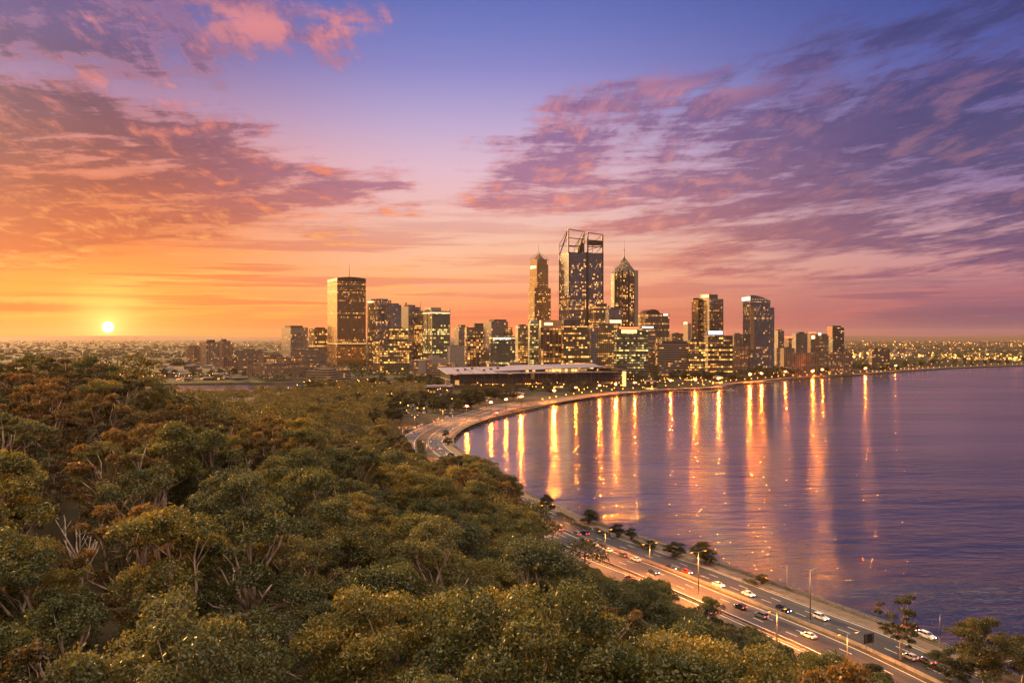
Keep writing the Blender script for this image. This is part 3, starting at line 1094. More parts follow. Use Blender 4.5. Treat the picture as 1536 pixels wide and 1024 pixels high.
def sign(root, v, x0, x1, y0, y1, m_, face='front', name='roof_sign', blocks=0, off=0.5):
    z0, z1 = ztop(y1, v.d), ztop(y0, v.d)
    mb = MB()
    if face == 'front':
        a0, a1 = v.fa(x0), v.fa(x1)
        if blocks:
            for i in range(blocks):
                b0 = a0 + (a1 - a0) * (i + .12) / blocks
                b1 = a0 + (a1 - a0) * (i + .8) / blocks
                mb.prism([v.p(b0, -off - .4), v.p(b1, -off - .4), v.p(b1, -off), v.p(b0, -off)], z0 + (z1 - z0) * .1 * (i % 3), z1 - (z1 - z0) * .12 * ((i + 1) % 2), bottom=True)
        else:
            mb.prism([v.p(a0, -off - .4), v.p(a1, -off - .4), v.p(a1, -off), v.p(a0, -off)], z0, z1, bottom=True)
    else:
        b0, b1 = v.lb(x1), v.lb(x0)
        mb.prism([v.p(-off - .4, b1), v.p(-off - .4, b0), v.p(-off, b0), v.p(-off, b1)], z0, z1, bottom=True)
    return bpart(root, name, mb, m_)


def mast(root, x, d, y1, y0, r=0.35, name='mast', m_=None):
    X, Y = atd(x, d)
    mb = MB()
    zb, zt = ztop(y0, d), ztop(y1, d)
    mb.tube([(X, Y, zb - 2), (X, Y, zb + (zt - zb) * .5), (X, Y, zt)], [r * 1.6, r, r * .6], 6)
    return bpart(root, name, mb, m_ or steel_dark)


# ---- the tall bronze tower on the left
v = Vol(491, 506, 549, 1620, 17)
r = root_for('office_tower', v, 'tall bronze glass tower with thin antenna at the left end of the skyline', 'office tower')
_, z1 = block(r, v, 421, 'bronze', parapet=2, cut=1.2)
mb = MB()
cx, cy2 = v.p(v.wf / 2, v.wl / 2)
N_ = 8
for i in range(N_):       # barrel crown over the front
    a0, a1 = v.wf * i / N_, v.wf * (i + 1) / N_
    h0, h1 = sin(pi * i / N_) * 2.6 + 5.5, sin(pi * (i + 1) / N_) * 2.6 + 5.5
    p0, p1, p2, p3 = v.p(a0, .4), v.p(a1, .4), v.p(a1, v.wl - .4), v.p(a0, v.wl - .4)
    mb.prism([p0, p1, p2, p3], z1 - 2, [z1 + h0, z1 + h1, z1 + h1, z1 + h0])
bpart(r, 'crown', mb, brown_cladding)
for yy in (436, 517):
    mb = MB(); zb = ztop(yy, 1620); mb.prism(v.poly(-0.35), zb - 1.2, zb + 1.6, bottom=True)
    bpart(r, 'belt_course', mb, brown_cladding)
mb = MB(); zb = ztop(517, 1620); mb.prism(v.poly(-0.45), zb + 1.7, zb + 2.6, bottom=True)
bpart(r, 'belt_light', mb, glow_mat("belt_light", (1, .55, .15), 1.1))
mast(r, 524, 1640, 397, 414, 0.4, 'antenna')
slabs(r, v, 20, z1 - 6, brown_cladding, 3.9, 0.4, 0.3, 'sun_shelf')

# ---- second tower group
v = Vol(551, 568, 587, 1660, 30)
r = root_for('office_tower', v, 'stepped glass tower with gold left faces, second from the left of the tall group', 'office tower')
_, z1 = block(r, v, 450, 'navy', plant=(.1, .9, 3))
v2 = Vol(575, 586, 602, 1640, 26); block(r, v2, 457, 'navylow', pname='lower_wing', plant=(.3, .9, 3))
v2 = Vol(558, 562, 586, 1630, 22); block(r, v2, 480, 'navy', pname='front_wing')
sign(r, v, 552, 560, 451, 453, sign_amber, 'left')
v = Vol(584, 587, 612, 1600, 18)
r = root_for('office_block', v, 'dark mid-rise office with yellow windows between the stepped tower and the mast tower', 'office block')
block(r, v, 493, 'office', plant=(.2, .7, 3))
v = Vol(560, 570, 618, 1520, 18)
r = root_for('office_block', v, 'wide low glass office full of yellow lit floors below the stepped tower', 'office block')
block(r, v, 512, 'office', plant=(.5, .8, 2))
# ---- pale-sided tower with mast
v = Vol(602, 613, 630, 1700, 30)
r = root_for('office_tower', v, 'tower with blank pale left wall and thin roof mast, in the left tall group', 'office tower')
_, z1 = block(r, v, 460, 'navylow', plant=(.1, .7, 4))
mb = MB(); mb.prism([v.p(-.7, v.wl), v.p(-.7, -.2), v.p(-.1, -.2), v.p(-.1, v.wl)], r.location[2], z1 + 1)
bpart(r, 'side_wall', mb, stone_pale)
v2 = Vol(622, 627, 635, 1690, 28); block(r, v2, 466, 'dark', pname='rear_wing')
mast(r, 631, 1695, 452, 466, 0.45)
mb = MB(); X, Y = atd(609, 1710); z_ = ztop(459, 1710)
mb.tube([(X, Y, z_ - 2), (X, Y, z_ + 3)], .5, 6); mb.ball((X, Y, z_ + 5), 2.4)
bpart(r, 'radome', mb, stone_pale)
# ---- framed glass tower
v = Vol(634, 649, 674, 1640, 26)
r = root_for('office_tower', v, 'glass tower with pale corner columns and bright top floor, right of the mast tower', 'office tower')
_, z1 = block(r, v, 466, 'green', plant=(-.0, .62, 6.5), plantm=stone_pale)
mb = MB(); mb.prism(v.poly(-.6), z1 - 5.0, z1 - 2.6, bottom=True)
bpart(r, 'top_floor_light', mb, glow_mat("cornice_light", (1, .62, .3), 0.9))
for xx in (634.6, 641, 648):
    b_ = v.lb(xx); mb = MB(); mb.prism([v.p(-.7, b_ + .7), v.p(-.7, b_ - .7), v.p(-.0, b_ - .7), v.p(-.0, b_ + .7)], r.location[2], z1 + 1)
    bpart(r, 'corner_column', mb, stone_pale)
mb = MB(); mb.prism([v.p(v.wf, -.5), v.p(v.wf + 1.8, -.5), v.p(v.wf + 1.8, 6), v.p(v.wf, 6)], r.location[2], z1 + 4)
bpart(r, 'end_wall', mb, stone_pale)

# ---- central tower with pyramid roof
v = Vol(793, 807, 824, 1780, 36)
r = root_for('office_tower', v, 'slender tower with golden left face and open pyramid top in the skyline centre', 'office tower')
_, z1 = block(r, v, 396, 'granite', cut=3.5)
v3 = Vol(794.5, 807, 822, 1782, 36)
mb = MB(); pl = chamfer(v3.poly(), 3); cx, cy2 = v.p(v.wf / 2, v.wl / 2)
zt = ztop(388, 1780)
mb.prism(pl, z1 - 2, zt)
bpart(r, 'crown_storey', mb, FM['granite'])
apex = (cx, cy2, ztop(376.5, 1780))
mb = MB()
sm = [(cx + (p[0] - cx) * .62, cy2 + (p[1] - cy2) * .62) for p in v3.poly()]
for i in range(4):
    mb.face([(*sm[i], zt), (*sm[(i + 1) % 4], zt), (apex[0], apex[1], apex[2] - 2)], 0)
bpart(r, 'pyramid_roof', mb, brown_cladding)
for i in range(4):
    mb = MB(); p = v3.poly()[i]; mb.beam((p[0], p[1], zt), apex, .45); mb.tube([(p[0], p[1], zt - 3), (p[0], p[1], zt + 3)], .5, 4)
    bpart(r, 'roof_strut', mb, stone_pale)
mast(r, 808, v.d + 12, 365, 377, 0.35, 'spire')
v2 = Vol(792, 802.5, 827, 1770, 34); block(r, v2, 431, 'granite', pname='lower_shaft', cut=2)
slabs(r, v2, 20, ztop(432, 1770), stone_pale, 7.8, .4, .3, 'spandrel_band')
mb = MB(); mb.prism([v.p(-.6, v.wl * .8), v.p(-.6, v.wl * .2), v.p(-.2, v.wl * .2), v.p(-.2, v.wl * .8)], ztop(402, 1780), ztop(398, 1780), bottom=True)
bpart(r, 'roof_sign', mb, sign_amber)

# ---- dark tower with the open steel crown
v = Vol(839, 853, 905, 1700, 20)
r = root_for('office_tower', v, 'broad navy glass tower with tall open steel frame crown in the skyline centre', 'office tower')
_, z1 = block(r, v, 378, 'navy', parapet=3)
# central vertical recess strip and corner columns
for x0_, x1_, dep in ((879, 882.5, .5), (852.6, 854, .8), (903.6, 905, .8)):
    a0, a1 = v.fa(x0_), v.fa(x1_)
    mb = MB(); mb.prism([v.p(a0, -dep), v.p(a1, -dep), v.p(a1, .0), v.p(a0, .0)], r.location[2], z1 + 1)
    bpart(r, 'corner_column', mb, steel_dark)
mb = MB(); b_ = v.wl; mb.prism([v.p(-.8, b_ + .2), v.p(-.8, b_ - 1.6), v.p(0, b_ - 1.6), v.p(0, b_ + .2)], r.location[2], z1)
bpart(r, 'corner_column', mb, steel_dark)


def fz(x, y):      # point on the front plane
    a_ = v.fa(x); q = v.p(a_, 0); return (q[0], q[1], ztop(y, 1700 * 1.0 + (q[1] - v.C.y)))


posts = [(852.5, 343.5), (875.5, 347.5), (881.5, 349), (903.5, 352)]
for x_, y_ in posts:
    a_ = fz(x_, 380); b_ = fz(x_, y_); mb = MB(); mb.tube([a_, b_], 1.6 if x_ < 903 else 2.0, 4); bpart(r, 'crown_post', mb, steel_red)
back = [(v.p(v.fa(x_), v.wl), y_ + .8) for x_, y_ in posts]
for (q, y_), (x_, yf) in zip(back, posts):
    zt = fz(x_, yf)[2]
    mb = MB(); mb.tube([(q[0], q[1], z1 - 2), (q[0], q[1], zt - (26 if x_ < 880 else 12))], .8, 4); bpart(r, 'crown_post', mb, steel_red)
mb = MB()
for (xa, ya), (xb, yb) in ((posts[0], posts[1]), (posts[2], posts[3])):
    for k in (0, 0.38, 0.72):
        pa, pb = fz(xa, ya + (378 - ya) * k), fz(xb, yb + (378 - yb) * k)
        mb.beam(pa, pb, .95)
for (q, y_), (x_, yf) in zip(back, posts):   # raking members front to back and ties
    f_ = fz(x_, yf); zt = f_[2] - (26 if x_ < 880 else 12)
    mb.beam(f_, (q[0], q[1], zt), .6)
    mb.beam(fz(x_, yf + 12), (q[0], q[1], zt - 6), .4)
bq = [b__[0] for b__ in back]
mb.beam((*bq[0], fz(852, 358)[2] - 8), (*bq[1], fz(875, 360)[2] - 8), .5)
mb.beam((*bq[2], fz(882, 358)[2] - 2), (*bq[3], fz(903, 360)[2] - 2), .5)
# slanted left edge
lft = v.p(0, v.wl * .95)
mb.beam(fz(852.5, 344), (lft[0], lft[1], z1), 1.15)
mb.beam(fz(852.5, 357), (*v.p(0, v.wl * .55), z1 + 16), .45)
# cross braces
mb.beam(fz(853, 369), fz(875, 372), .5); mb.beam(fz(863, 370), fz(875, 357), .5); mb.beam(fz(868, 377), fz(875, 352), .7)
mb.beam(fz(882, 375), fz(903, 369), .6); mb.beam(fz(895, 378), fz(903, 370), .6)
bpart(r, 'crown_frame', mb, steel_red)
mb = MB()
a0, a1 = v.fa(882), v.fa(903.5)
mb.prism([v.p(a0, .6), v.p(a1, .6), v.p(a1, 1.4), v.p(a0, 1.4)], ztop(367, 1700), ztop(360, 1700), bottom=True)
bpart(r, 'crown_panel', mb, brown_cladding)
mb = MB()
a0, a1 = v.fa(868), v.fa(876)
mb.prism([v.p(a0, 6), v.p(a1, 6), v.p(a1, 14), v.p(a0, 14)], z1 - 2, [ztop(374, 1700), ztop(354, 1700), ztop(354, 1700), ztop(374, 1700)])
bpart(r, 'lift_overrun', mb, brown_cladding)

# ---- pointed tower with stone piers
v = Vol(915.5, 922, 957, 1760, 21)
r = root_for('office_tower', v, 'dark tower with stone piers, gabled top and needle spire right of the framed crown', 'office tower')
z0_ = r.location[2] - 1
zs, z1 = ztop(410, 1760), ztop(404, 1760)
pl = chamfer(v.poly(), 4.5)
mb = MB(); mb.prism(pl, z0_, zs); bpart(r, 'tower_body', mb, FM['piers'])
cx, cy2 = v.p(v.wf * .5, v.wl * .5)
apx = (cx, cy2)


def ring(f_):
    return [(cx + (p[0] - cx) * f_, cy2 + (p[1] - cy2) * f_) for p in pl]


mb = MB(); mb.prism(ring(1.0), zs, ztop(398, 1760), top=ring(.56), cap=False); mb.prism(ring(.56), ztop(398, 1760), ztop(386, 1760), top=ring(.08))
bpart(r, 'pointed_roof', mb, FM['piers'])
for x0_, x1_ in ((921.5, 923), (927.5, 929), (933.5, 935), (942, 943.5), (951.5, 957)):
    a0, a1 = v.fa(x0_), v.fa(x1_)
    mb = MB(); mb.prism([v.p(a0, -.9), v.p(a1, -.9), v.p(a1, .3), v.p(a0, .3)], z0_, z1 + (0 if x1_ < 950 else -1)); bpart(r, 'stone_pier', mb, stone_pale if x1_ > 950 else brown_cladding)
mb = MB()
for i in range(0, 8, 2):
    p = ring(.98)[i]; mb.beam((p[0], p[1], zs), (cx, cy2, ztop(385, 1760)), .5)
bpart(r, 'roof_rib', mb, stone_pale)
mb = MB(); p = ring(.86)[0]; zc = ztop(401, 1760)
for i in range(12):
    a0, a1 = 2 * pi * i / 12, 2 * pi * (i + 1) / 12
    mb.beam((p[0] + 2.6 * cos(a0), p[1], zc + 2.6 * sin(a0)), (p[0] + 2.6 * cos(a1), p[1], zc + 2.6 * sin(a1)), .35)
bpart(r, 'roof_ring', mb, stone_pale)
mb = MB(); mb.tube([(cx, cy2, ztop(388, 1760)), (cx, cy2, ztop(384, 1760))], [2.4, 1.4], 8); mb.tube([(cx, cy2, ztop(384, 1760)), (cx, cy2, ztop(374, 1760)), (cx, cy2, ztop(357, 1760))], [.9, .6, .25], 6)
mb.ball((cx, cy2, ztop(374, 1760)), 1.5)
bpart(r, 'spire', mb, steel_dark)

# ---- the plainer buildings: (name, label, cat, depth, theta, x0, xc, x1, ytop, facade, plant, extra)
def simple(name, label, cat, d, th, x0, xc, x1, yt, fm, plant=None, cut=0, group=None, signs=(), wings=(), slab=None, pier=None, pm=None):
    v = Vol(x0, xc, x1, d, th)
    if v.wl < 14:
        v = Vol(x0, xc, x1, d, th, depth=max(v.wl, 8))
    r = root_for(name, v, label, cat, group)
    _, z1 = block(r, v, yt, fm, plant=plant, cut=cut, plantm=pm)
    for k, w in enumerate(wings):
        v2 = Vol(w[0], w[1], w[2], d + w[4], th)
        block(r, v2, w[3], w[5], pname='wing')
    for s_ in signs:
        sign(r, v, *s_)
    if slab:
        slabs(r, v, r.location[2] + 3, z1 - 2, slab[0], slab[1], slab[2], .5)
    if pier:
        fins(r, v, r.location[2], z1 - .5, pier[0], pier[1], pier[2])
    return r, v, z1


simple('office_block', 'squat dark glass block with scattered lights left of the bronze tower', 'office block', 1750, 20, 422, 436, 462, 491, 'navylow', (.1, .8, 4))
simple('office_block', 'narrow dark office with a pale left wall touching the bronze tower', 'office block', 1700, 30, 463, 471, 491, 493, 'dark', (.4, .9, 3))
simple('hotel', 'white hotel slab with dark window bands in front of the bronze tower', 'hotel', 1480, 70, 451, 481, 491, 523, 'band', (.2, .7, 2), slab=(pale_conc, 3.6, .9))
simple('apartment_block', 'low pale block beside the white banded hotel', 'apartment block', 1520, 60, 437, 450, 453, 527, 'band', (.2, .7, 2))
simple('office_block', 'long pale block with dark windows under the dark squat block', 'office block', 1420, 25, 400, 408, 452, 538, 'lowrise', (.3, .6, 2))
simple('office_block', 'white stepped terrace block right of the park trees', 'office block', 1300, 50, 459, 492, 526, 556, 'band', (.2, .5, 2), wings=((470, 500, 524, 551, 30, 'band'),))
simple('office_block', 'long low cream block behind the park trees on the left', 'office block', 1380, 60, 371, 420, 458, 549, 'cream', (.4, .6, 2), wings=((380, 430, 470, 545, 60, 'band'),))
simple('office_block', 'grey blank-walled block right of the round white building', 'office block', 1600, 18, 670, 674, 697, 519, pale_conc, (.3, .6, 2))
simple('office_tower', 'brown tower with reddish left wall right of the framed glass tower', 'office tower', 1900, 25, 681, 688, 702, 489, 'navylow', (.3, .8, 3))
simple('office_block', 'dark block with a roof box and a few lights in the dip of the skyline', 'office block', 1850, 16, 697, 700, 728, 491, 'dark', (.45, .98, 9))
simple('office_block', 'glass block with pale lit left bay rising above the dip of the skyline', 'office block', 1800, 28, 725, 737, 762, 482, 'navylow', (.25, 1., 4.5), wings=((757, 760, 769, 491, 5, 'dark'),))
simple('office_block', 'slim block with bright grid windows and white columns in the skyline dip', 'office block', 1500, 12, 698, 701, 721, 508, 'grid', (.1, .6, 3), pier=(stone_pale, 3, 1))
simple('office_block', 'small dark block with warm windows between two lit offices', 'office block', 1560, 12, 719, 721, 738, 525, 'dark', (.2, .6, 2))
simple('office_block', 'green glass office with white sign letters along its parapet', 'office block', 1480, 8, 734, 736, 773, 504, 'green', None, signs=((740, 767, 506, 509.5, sign_white, 'front', 'roof_sign', 9),), slab=(steel_dark, 7.8, .5))
simple('office_block', 'tall dark office left of the teal-topped block', 'office block', 1560, 14, 773, 777, 795, 488, 'office', (.2, .7, 2))
simple('office_block', 'glass block with a pale teal top storey in the city centre', 'office block', 1500, 12, 792, 795, 809, 484, 'green', (.1, .9, 3.5), pm=mat("teal_cladding", (.16, .32, .34), .5))
r, v, z1 = simple('office_block', 'block with bright orange attic over a white column grid in the centre', 'office block', 1470, 16, 808, 811, 844, 491, 'grid', None, pier=(stone_pale, 5, 2))
mb = MB(); mb.prism(v.poly(1.0), z1 + .1, ztop(480, v.d)); bpart(r, 'attic_storey', mb, mat("attic_cladding", (.55, .30, .16), .4, .3, noise=.2, nscale=.2))
sign(r, v, 817, 829, 484, 487.5, sign_amber, off=-.6, name='roof_sign')
simple('office_block', 'broad dark office with rows of amber windows below the steel crown tower', 'office block', 1440, 12, 842, 846, 884, 489, 'office', (0, .66, 10.5), slab=(brown_cladding, 7.8, .6))
simple('office_tower', 'dark narrow tower joined to the right foot of the steel crown tower', 'office tower', 1660, 14, 884, 890, 914, 458, 'dark', (.3, .9, 4), cut=2)
simple('office_block', 'dark blue block with an amber lit sign below the pointed tower', 'office block', 1600, 14, 908, 913, 934, 463, 'navylow', (.2, .6, 3))
simple('office_block', 'brown office with amber lit roof sign below the pointed tower', 'office block', 1500, 12, 884, 890, 933, 487, 'office', (.2, .8, 2), signs=((915, 932, 480, 484, sign_amber, 'front', 'roof_sign', 0, -1.0),))
simple('office_block', 'narrow black office strip between lit offices under the steel crown', 'office block', 1450, 10, 884, 886, 896, 492, 'navylow', None)
r, v, z1 = simple('office_block', 'green glass office with a glowing orange roof sign near the river', 'office block', 1380, 12, 921, 925, 972, 495, 'green', (.05, .6, 2), signs=((932, 955, 494.5, 499.5, sign_orange, 'front', 'roof_sign', 0, .6),), slab=(steel_dark, 7.8, .5))
sign(r, v, 929, 957, 490.5, 493.0, sign_red, name='roof_sign_cap', off=-.9)
simple('office_block', 'pale office with a white glowing top band beside the orange sign', 'office block', 1430, 12, 960, 963, 983, 491, 'band', None, signs=((963, 980, 489.5, 492, sign_white, 'front', 'roof_sign', 0, .5),))
r, v, z1 = simple('office_tower', 'dark glass block with rounded roof and small white sign right of the pointed tower', 'office tower', 1650, 18, 957, 968, 1004, 470, 'dark', None, signs=((995, 1002, 470.5, 473.2, sign_white, 'front', 'roof_sign', 0, .5),))
mb = MB()
for i in range(6):
    a0, a1 = v.wf * .02 + v.wf * .62 * i / 6, v.wf * .02 + v.wf * .62 * (i + 1) / 6
    mb.prism([v.p(a0, 1), v.p(a1, 1), v.p(a1, v.wl - 1), v.p(a0, v.wl - 1)], z1 - 1, [z1 + 8 * sin(pi * (i + .0) / 6) ** .5, z1 + 8 * sin(pi * (i + 1.) / 6 % pi + (1e-4 if i < 5 else 0)) ** .5 if i < 5 else z1, z1 + 8 * sin(pi * (i + 1.) / 6) ** .5 if i < 5 else z1, z1 + 8 * sin(pi * (i + .0) / 6) ** .5])
bpart(r, 'curved_roof', mb, brown_cladding)
simple('office_block', 'small bright lit tower behind the two right towers', 'office block', 1900, 40, 1025, 1032, 1037, 485, stone_pale, None, signs=((1026, 1031, 483, 486, sign_amber, 'left'),))
simple('office_block', 'low lit block far behind the banded hotel', 'office block', 2000, 25, 1003, 1008, 1027, 500, 'lowrise', (.3, .6, 2))
# twin right towers
r, v, z1 = simple('apartment_tower', 'twin-block tower with gold middle face, left of the two right towers', 'apartment tower', 1700, 34, 1050, 1064, 1085, 448, 'flats', (0.02, .72, 9), slab=(steel_dark, 3.1, .35))
v2 = Vol(1037.5, 1047, 1052, 1725, 62); block(r, v2, 449, 'granite', pname='left_wing', plant=(.1, .8, 3))
mb = MB(); mb.prism([v.p(-.4, v.wl), v.p(-.4, .5), v.p(v.wf * .05, .5), v.p(v.wf * .05, v.wl)], z1, ztop(440.5, 1700)); bpart(r, 'gold_fin', mb, mat("gold_glass", (.55, .36, .18), .15, .6))
sign(r, v, 1053, 1063, 442, 445.5, sign_amber, 'left')
r, v, z1 = simple('apartment_tower', 'dark glass tower with curved top and white sign, right of the two right towers', 'apartment tower', 1640, 31, 1113, 1126, 1157, 452, 'navy', None, cut=3)
v2 = Vol(1148, 1153, 1161.5, 1650, 24); block(r, v2, 461, 'navylow', pname='right_wing')
mb = MB(); n_ = 8
for i in range(n_):
    f0, f1 = i / n_, (i + 1) / n_
    h = lambda q: 1.0 + 11 * (cos(q * pi / 2)) ** .8 if q < .999 else 1.0
    a0, a1 = v.wf * (.0 + .98 * f0), v.wf * (.98 * f1)
    mb.prism([v.p(a0 + .5, 1), v.p(a1 + .5, 1), v.p(a1 + .5, v.wl - 1), v.p(a0 + .5, v.wl - 1)], z1 - 1, [z1 + h(f0), z1 + h(f1), z1 + h(f1), z1 + h(f0)])
bpart(r, 'curved_crown', mb, FM['navylow'])
mb = MB(); mb.prism([v.p(-.5, v.wl), v.p(-.5, 2), v.p(-.1, 2), v.p(-.1, v.wl)], z1 + 2, ztop(445, 1640), bottom=True); bpart(r, 'roof_sign', mb, sign_white)
mb = MB(); a1 = v.fa(1131); mb.prism([v.p(-.8, -.9), v.p(a1, -.9), v.p(a1, .1), v.p(-.8, .1)], z1 - 92, z1 - 12, bottom=True); bpart(r, 'gold_bay', mb, facade("gold_bay_facade", (.4, .24, .12), (.6, .38, .2), 2.4, 3.5, .1, .2, .1, 1.2, gmetal=.7))
# blocks along the right waterfront
r, v, z1 = simple('hotel', 'long white banded hotel with a curved end on the right waterfront', 'hotel', 1400, 12, 986, 989, 1034, 514, 'band', (.15, .95, 3.0), slab=(pale_conc, 3.6, 1.1))
simple('office_block', 'dark office with amber floors beside the white banded hotel', 'office block', 1390, 12, 1032, 1035, 1058, 511, 'office', (.1, .9, 3))
simple('office_block', 'dark glass office with a bluish white roof sign on the right waterfront', 'office block', 1420, 14, 1057, 1062, 1099, 503, 'office', (.0, .5, 6), signs=((1063, 1084, 496.5, 501.5, sign_blue, 'front', 'roof_sign', 0, -1.5),), slab=(steel_dark, 7.8, .5))
simple('apartment_block', 'pink-grey block behind the cream corner block on the right', 'apartment block', 1650, 20, 1098, 1101, 1114, 501, 'cream', (.2, .7, 2))
simple('apartment_block', 'plain cream corner block left of the curved-top tower foot', 'apartment block', 1480, 40, 1097, 1111, 1122, 519, 'cream', (.2, .7, 2))
simple('apartment_block', 'grey apartment tower just right of the curved-top tower', 'apartment block', 1700, 30, 1160, 1167, 1176, 496, 'flats', (.2, .8, 2.5), slab=(pale_conc, 3.1, .5))
simple('apartment_block', 'short cream block with a dark slot, right of the curved-top tower', 'apartment block', 1560, 22, 1165, 1176, 1192, 522, 'cream', (.3, .7, 2))
simple('apartment_block', 'pale block with a red roof glow among the right blocks', 'apartment block', 1750, 28, 1176, 1183, 1191, 507, 'cream', None, signs=((1177, 1189, 504.5, 506.5, sign_red, 'front', 'roof_sign', 0, -.5),))
simple('apartment_block', 'dark apartment tower second from the right end', 'apartment block', 1720, 24, 1188, 1194, 1211, 500, 'flats', (.3, .8, 3), slab=(pale_conc, 3.1, .5))
simple('apartment_block', 'pink-lit slim block with orange and white signs near the right end', 'apartment block', 1740, 26, 1209, 1216, 1230, 501, 'cream', (.1, .5, 3), signs=((1217, 1222, 503, 508, sign_amber), (1213, 1224, 498, 500, sign_red, 'front', 'roof_sign', 0, -.5)))
simple('apartment_block', 'silver-grey slim block left of the red-sided tower', 'apartment block', 1700, 26, 1228, 1232, 1243, 503, 'band', (.1, .9, 3), signs=((1228, 1232, 499, 502.5, sign_white, 'left'),))
r, v, z1 = simple('apartment_tower', 'brown tower with red left wall at the right end of the skyline', 'apartment tower', 1760, 38, 1241, 1249, 1266, 490, 'flats', (.1, .8, 2.5), slab=(steel_dark, 3.1, .6))
mb = MB(); mb.prism([v.p(-.8, v.wl), v.p(-.8, 0), v.p(-.2, 0), v.p(-.2, v.wl)], ztop(505, v.d), z1 + 1, bottom=True); bpart(r, 'side_wall', mb, red_wall)
simple('office_block', 'long low cream block in front of the right-end towers', 'office block', 1500, 24, 1187, 1191, 1225, 529, 'cream', (.3, .6, 1.5))
simple('office_block', 'long low pale block under the red-sided tower', 'office block', 1560, 24, 1242, 1246, 1279, 528, 'cream', (.3, .6, 1.5))
simple('office_block', 'warm-lit mid-rise block standing alone right of the skyline', 'office block', 1800, 26, 1303, 1308, 1335, 523, 'lowrise', (.2, .8, 1.8))
# left edge group
simple('apartment_block', 'amber-lit block at the left of the far left cluster', 'apartment block', 1900, 34, 280, 291, 300, 519, 'lowrise', (.2, .7, 1.5))
simple('apartment_tower', 'grey apartment slab with two roof boxes in the far left cluster', 'apartment tower', 1850, 30, 300, 309, 329, 513, 'flats', (.4, .75, 5), pier=(pale_conc, 6, 2))
simple('apartment_tower', 'pale apartment slab with stepped roof on the right of the far left cluster', 'apartment tower', 1950, 28, 328, 333, 346, 511, 'cream', (.2, .6, 4), wings=((338, 341, 350, 516, 10, 'cream'),))
simple('office_block', 'long banded block with a dark right end beside the far left cluster', 'office block', 1650, 64, 353, 371, 394, 525, 'band', (.3, .6, 2), slab=(pale_conc, 3.6, .8))
simple('office_block', 'low block with white roof left of the park trees', 'office block', 1560, 30, 328, 335, 356, 536, 'lowrise', (.3, .6, 1.5))
simple('office_block', 'flat-roofed pale block behind the park trees near the hotel', 'office block', 1560, 30, 388, 396, 424, 533, 'lowrise', (.3, .6, 1.5))
simple('office_block', 'low glassy block with a curved white roof by the park trees', 'office block', 1450, 30, 423, 428, 452, 540, 'band', (.0, .9, 1.5))

# ---- round white building
c_ = atd(647, 1400)
r = empty('round_hall', (c_[0], c_[1], gz(*c_)), 0, label='round white building with stacked pale rings under the left tall group', cat='hall')


def circ(cx, cy, rad, n=28, a=0.0, k=1.0):
    return [(cx + rad * cos(a + 2 * pi * i / n), cy + rad * k * sin(a + 2 * pi * i / n)) for i in range(n)]


for rad, y0_, y1_, m_, dx_ in ((27, 566, 551, FM['band'], 12), (24, 551, 545, FM['band'], 12), (17, 545, 538, pale_conc, 4), (9, 538, 534, stone_pale, 2)):
    mb = MB(); mb.prism(circ(c_[0] + dx_, c_[1] + 26, rad), ztop(y0_, 1400), ztop(y1_, 1400)); bpart(r, 'ring_storey', mb, m_)
mb = MB(); mb.prism(circ(c_[0] - 14, c_[1] + 20, 16), ztop(560, 1400), ztop(540, 1400)); bpart(r, 'drum', mb, pale_conc)
mb = MB(); mb.prism([(c_[0] - 36, c_[1] + 8), (c_[0] - 4, c_[1] + 4), (c_[0] - 2, c_[1] + 30), (c_[0] - 34, c_[1] + 32)], gz(*c_) - 1, ztop(541, 1400)); bpart(r, 'side_wing', mb, FM['band'])

# ---- exhibition centre with the long pale roof
va = Vol(671, 673, 925, 1130, 9, depth=90)
r = root_for('exhibition_centre', va, 'long low exhibition centre with pale sloping roof planes and dark glass wall', 'exhibition centre')
zb = gz(*va.C) - 1
ze = ztop(561, 1130)
mb = MB(); mb.prism(va.poly(2.5), zb, [ze - 1.2, ze - .2, ze + 5, ze + 4]); bpart(r, 'glass_wall', mb, facade("exhibition_glass_wall", (.035, .032, .04), (.06, .06, .08), 6.0, 14, .04, .05, .04, .8, gmetal=.4, floorvar=0))
mb = MB(); pl = va.poly(-2.0); mb.prism(pl, [ze - .4, ze + .8, ze + 6, ze + 5], [ze + .2, ze + 1.3, ze + 6.6, ze + 5.6], bottom=True); bpart(r, 'roof', mb, roof_pale)
mb = MB(); a0, a1 = va.fa(745), va.fa(905)
mb.prism([va.p(a0, 14), va.p(a1, 6), va.p(a1 + 4, 60), va.p(a0 + 30, 70)], [ze + 2.2, ze + 7, ze + 9.5, ze + 7.5], [ze + 3, ze + 8.2, ze + 11, ze + 8.6], bottom=True); bpart(r, 'upper_roof', mb, roof_pale)
mb = MB(); mb.prism([va.p(a0 + 12, 18), va.p(a1 - 4, 10), va.p(a1, 55), va.p(a0 + 34, 60)], ze, [ze + 2.4, ze + 6.8, ze + 9, ze + 7.5], cap=False); bpart(r, 'clerestory', mb, FM['lobby'])
mb = MB(); mb.prism([va.p(2, -1.5), va.p(va.wf - 2, -1.5), va.p(va.wf - 2, 3), va.p(2, 3)], zb, zb + 6.5); bpart(r, 'ground_arcade', mb, FM['lobby'])
for i in range(1, 14):      # standing joints and vents on the big roof
    a_ = va.wf * i / 14
    mb = MB(); zf = ze + 1.4 * i / 14; zk = ze + 5 + (1.1 * i / 14)
    mb.prism([va.p(a_ - .35, -1.5), va.p(a_ + .35, -1.5), va.p(a_ + .35, 88), va.p(a_ - .35, 88)], [zf - .2, zf - .2, zk - .2, zk - .2], [zf + .75, zf + .75, zk + 1.1, zk + 1.1], bottom=True)
    bpart(r, 'roof_joint', mb, roof_grey)
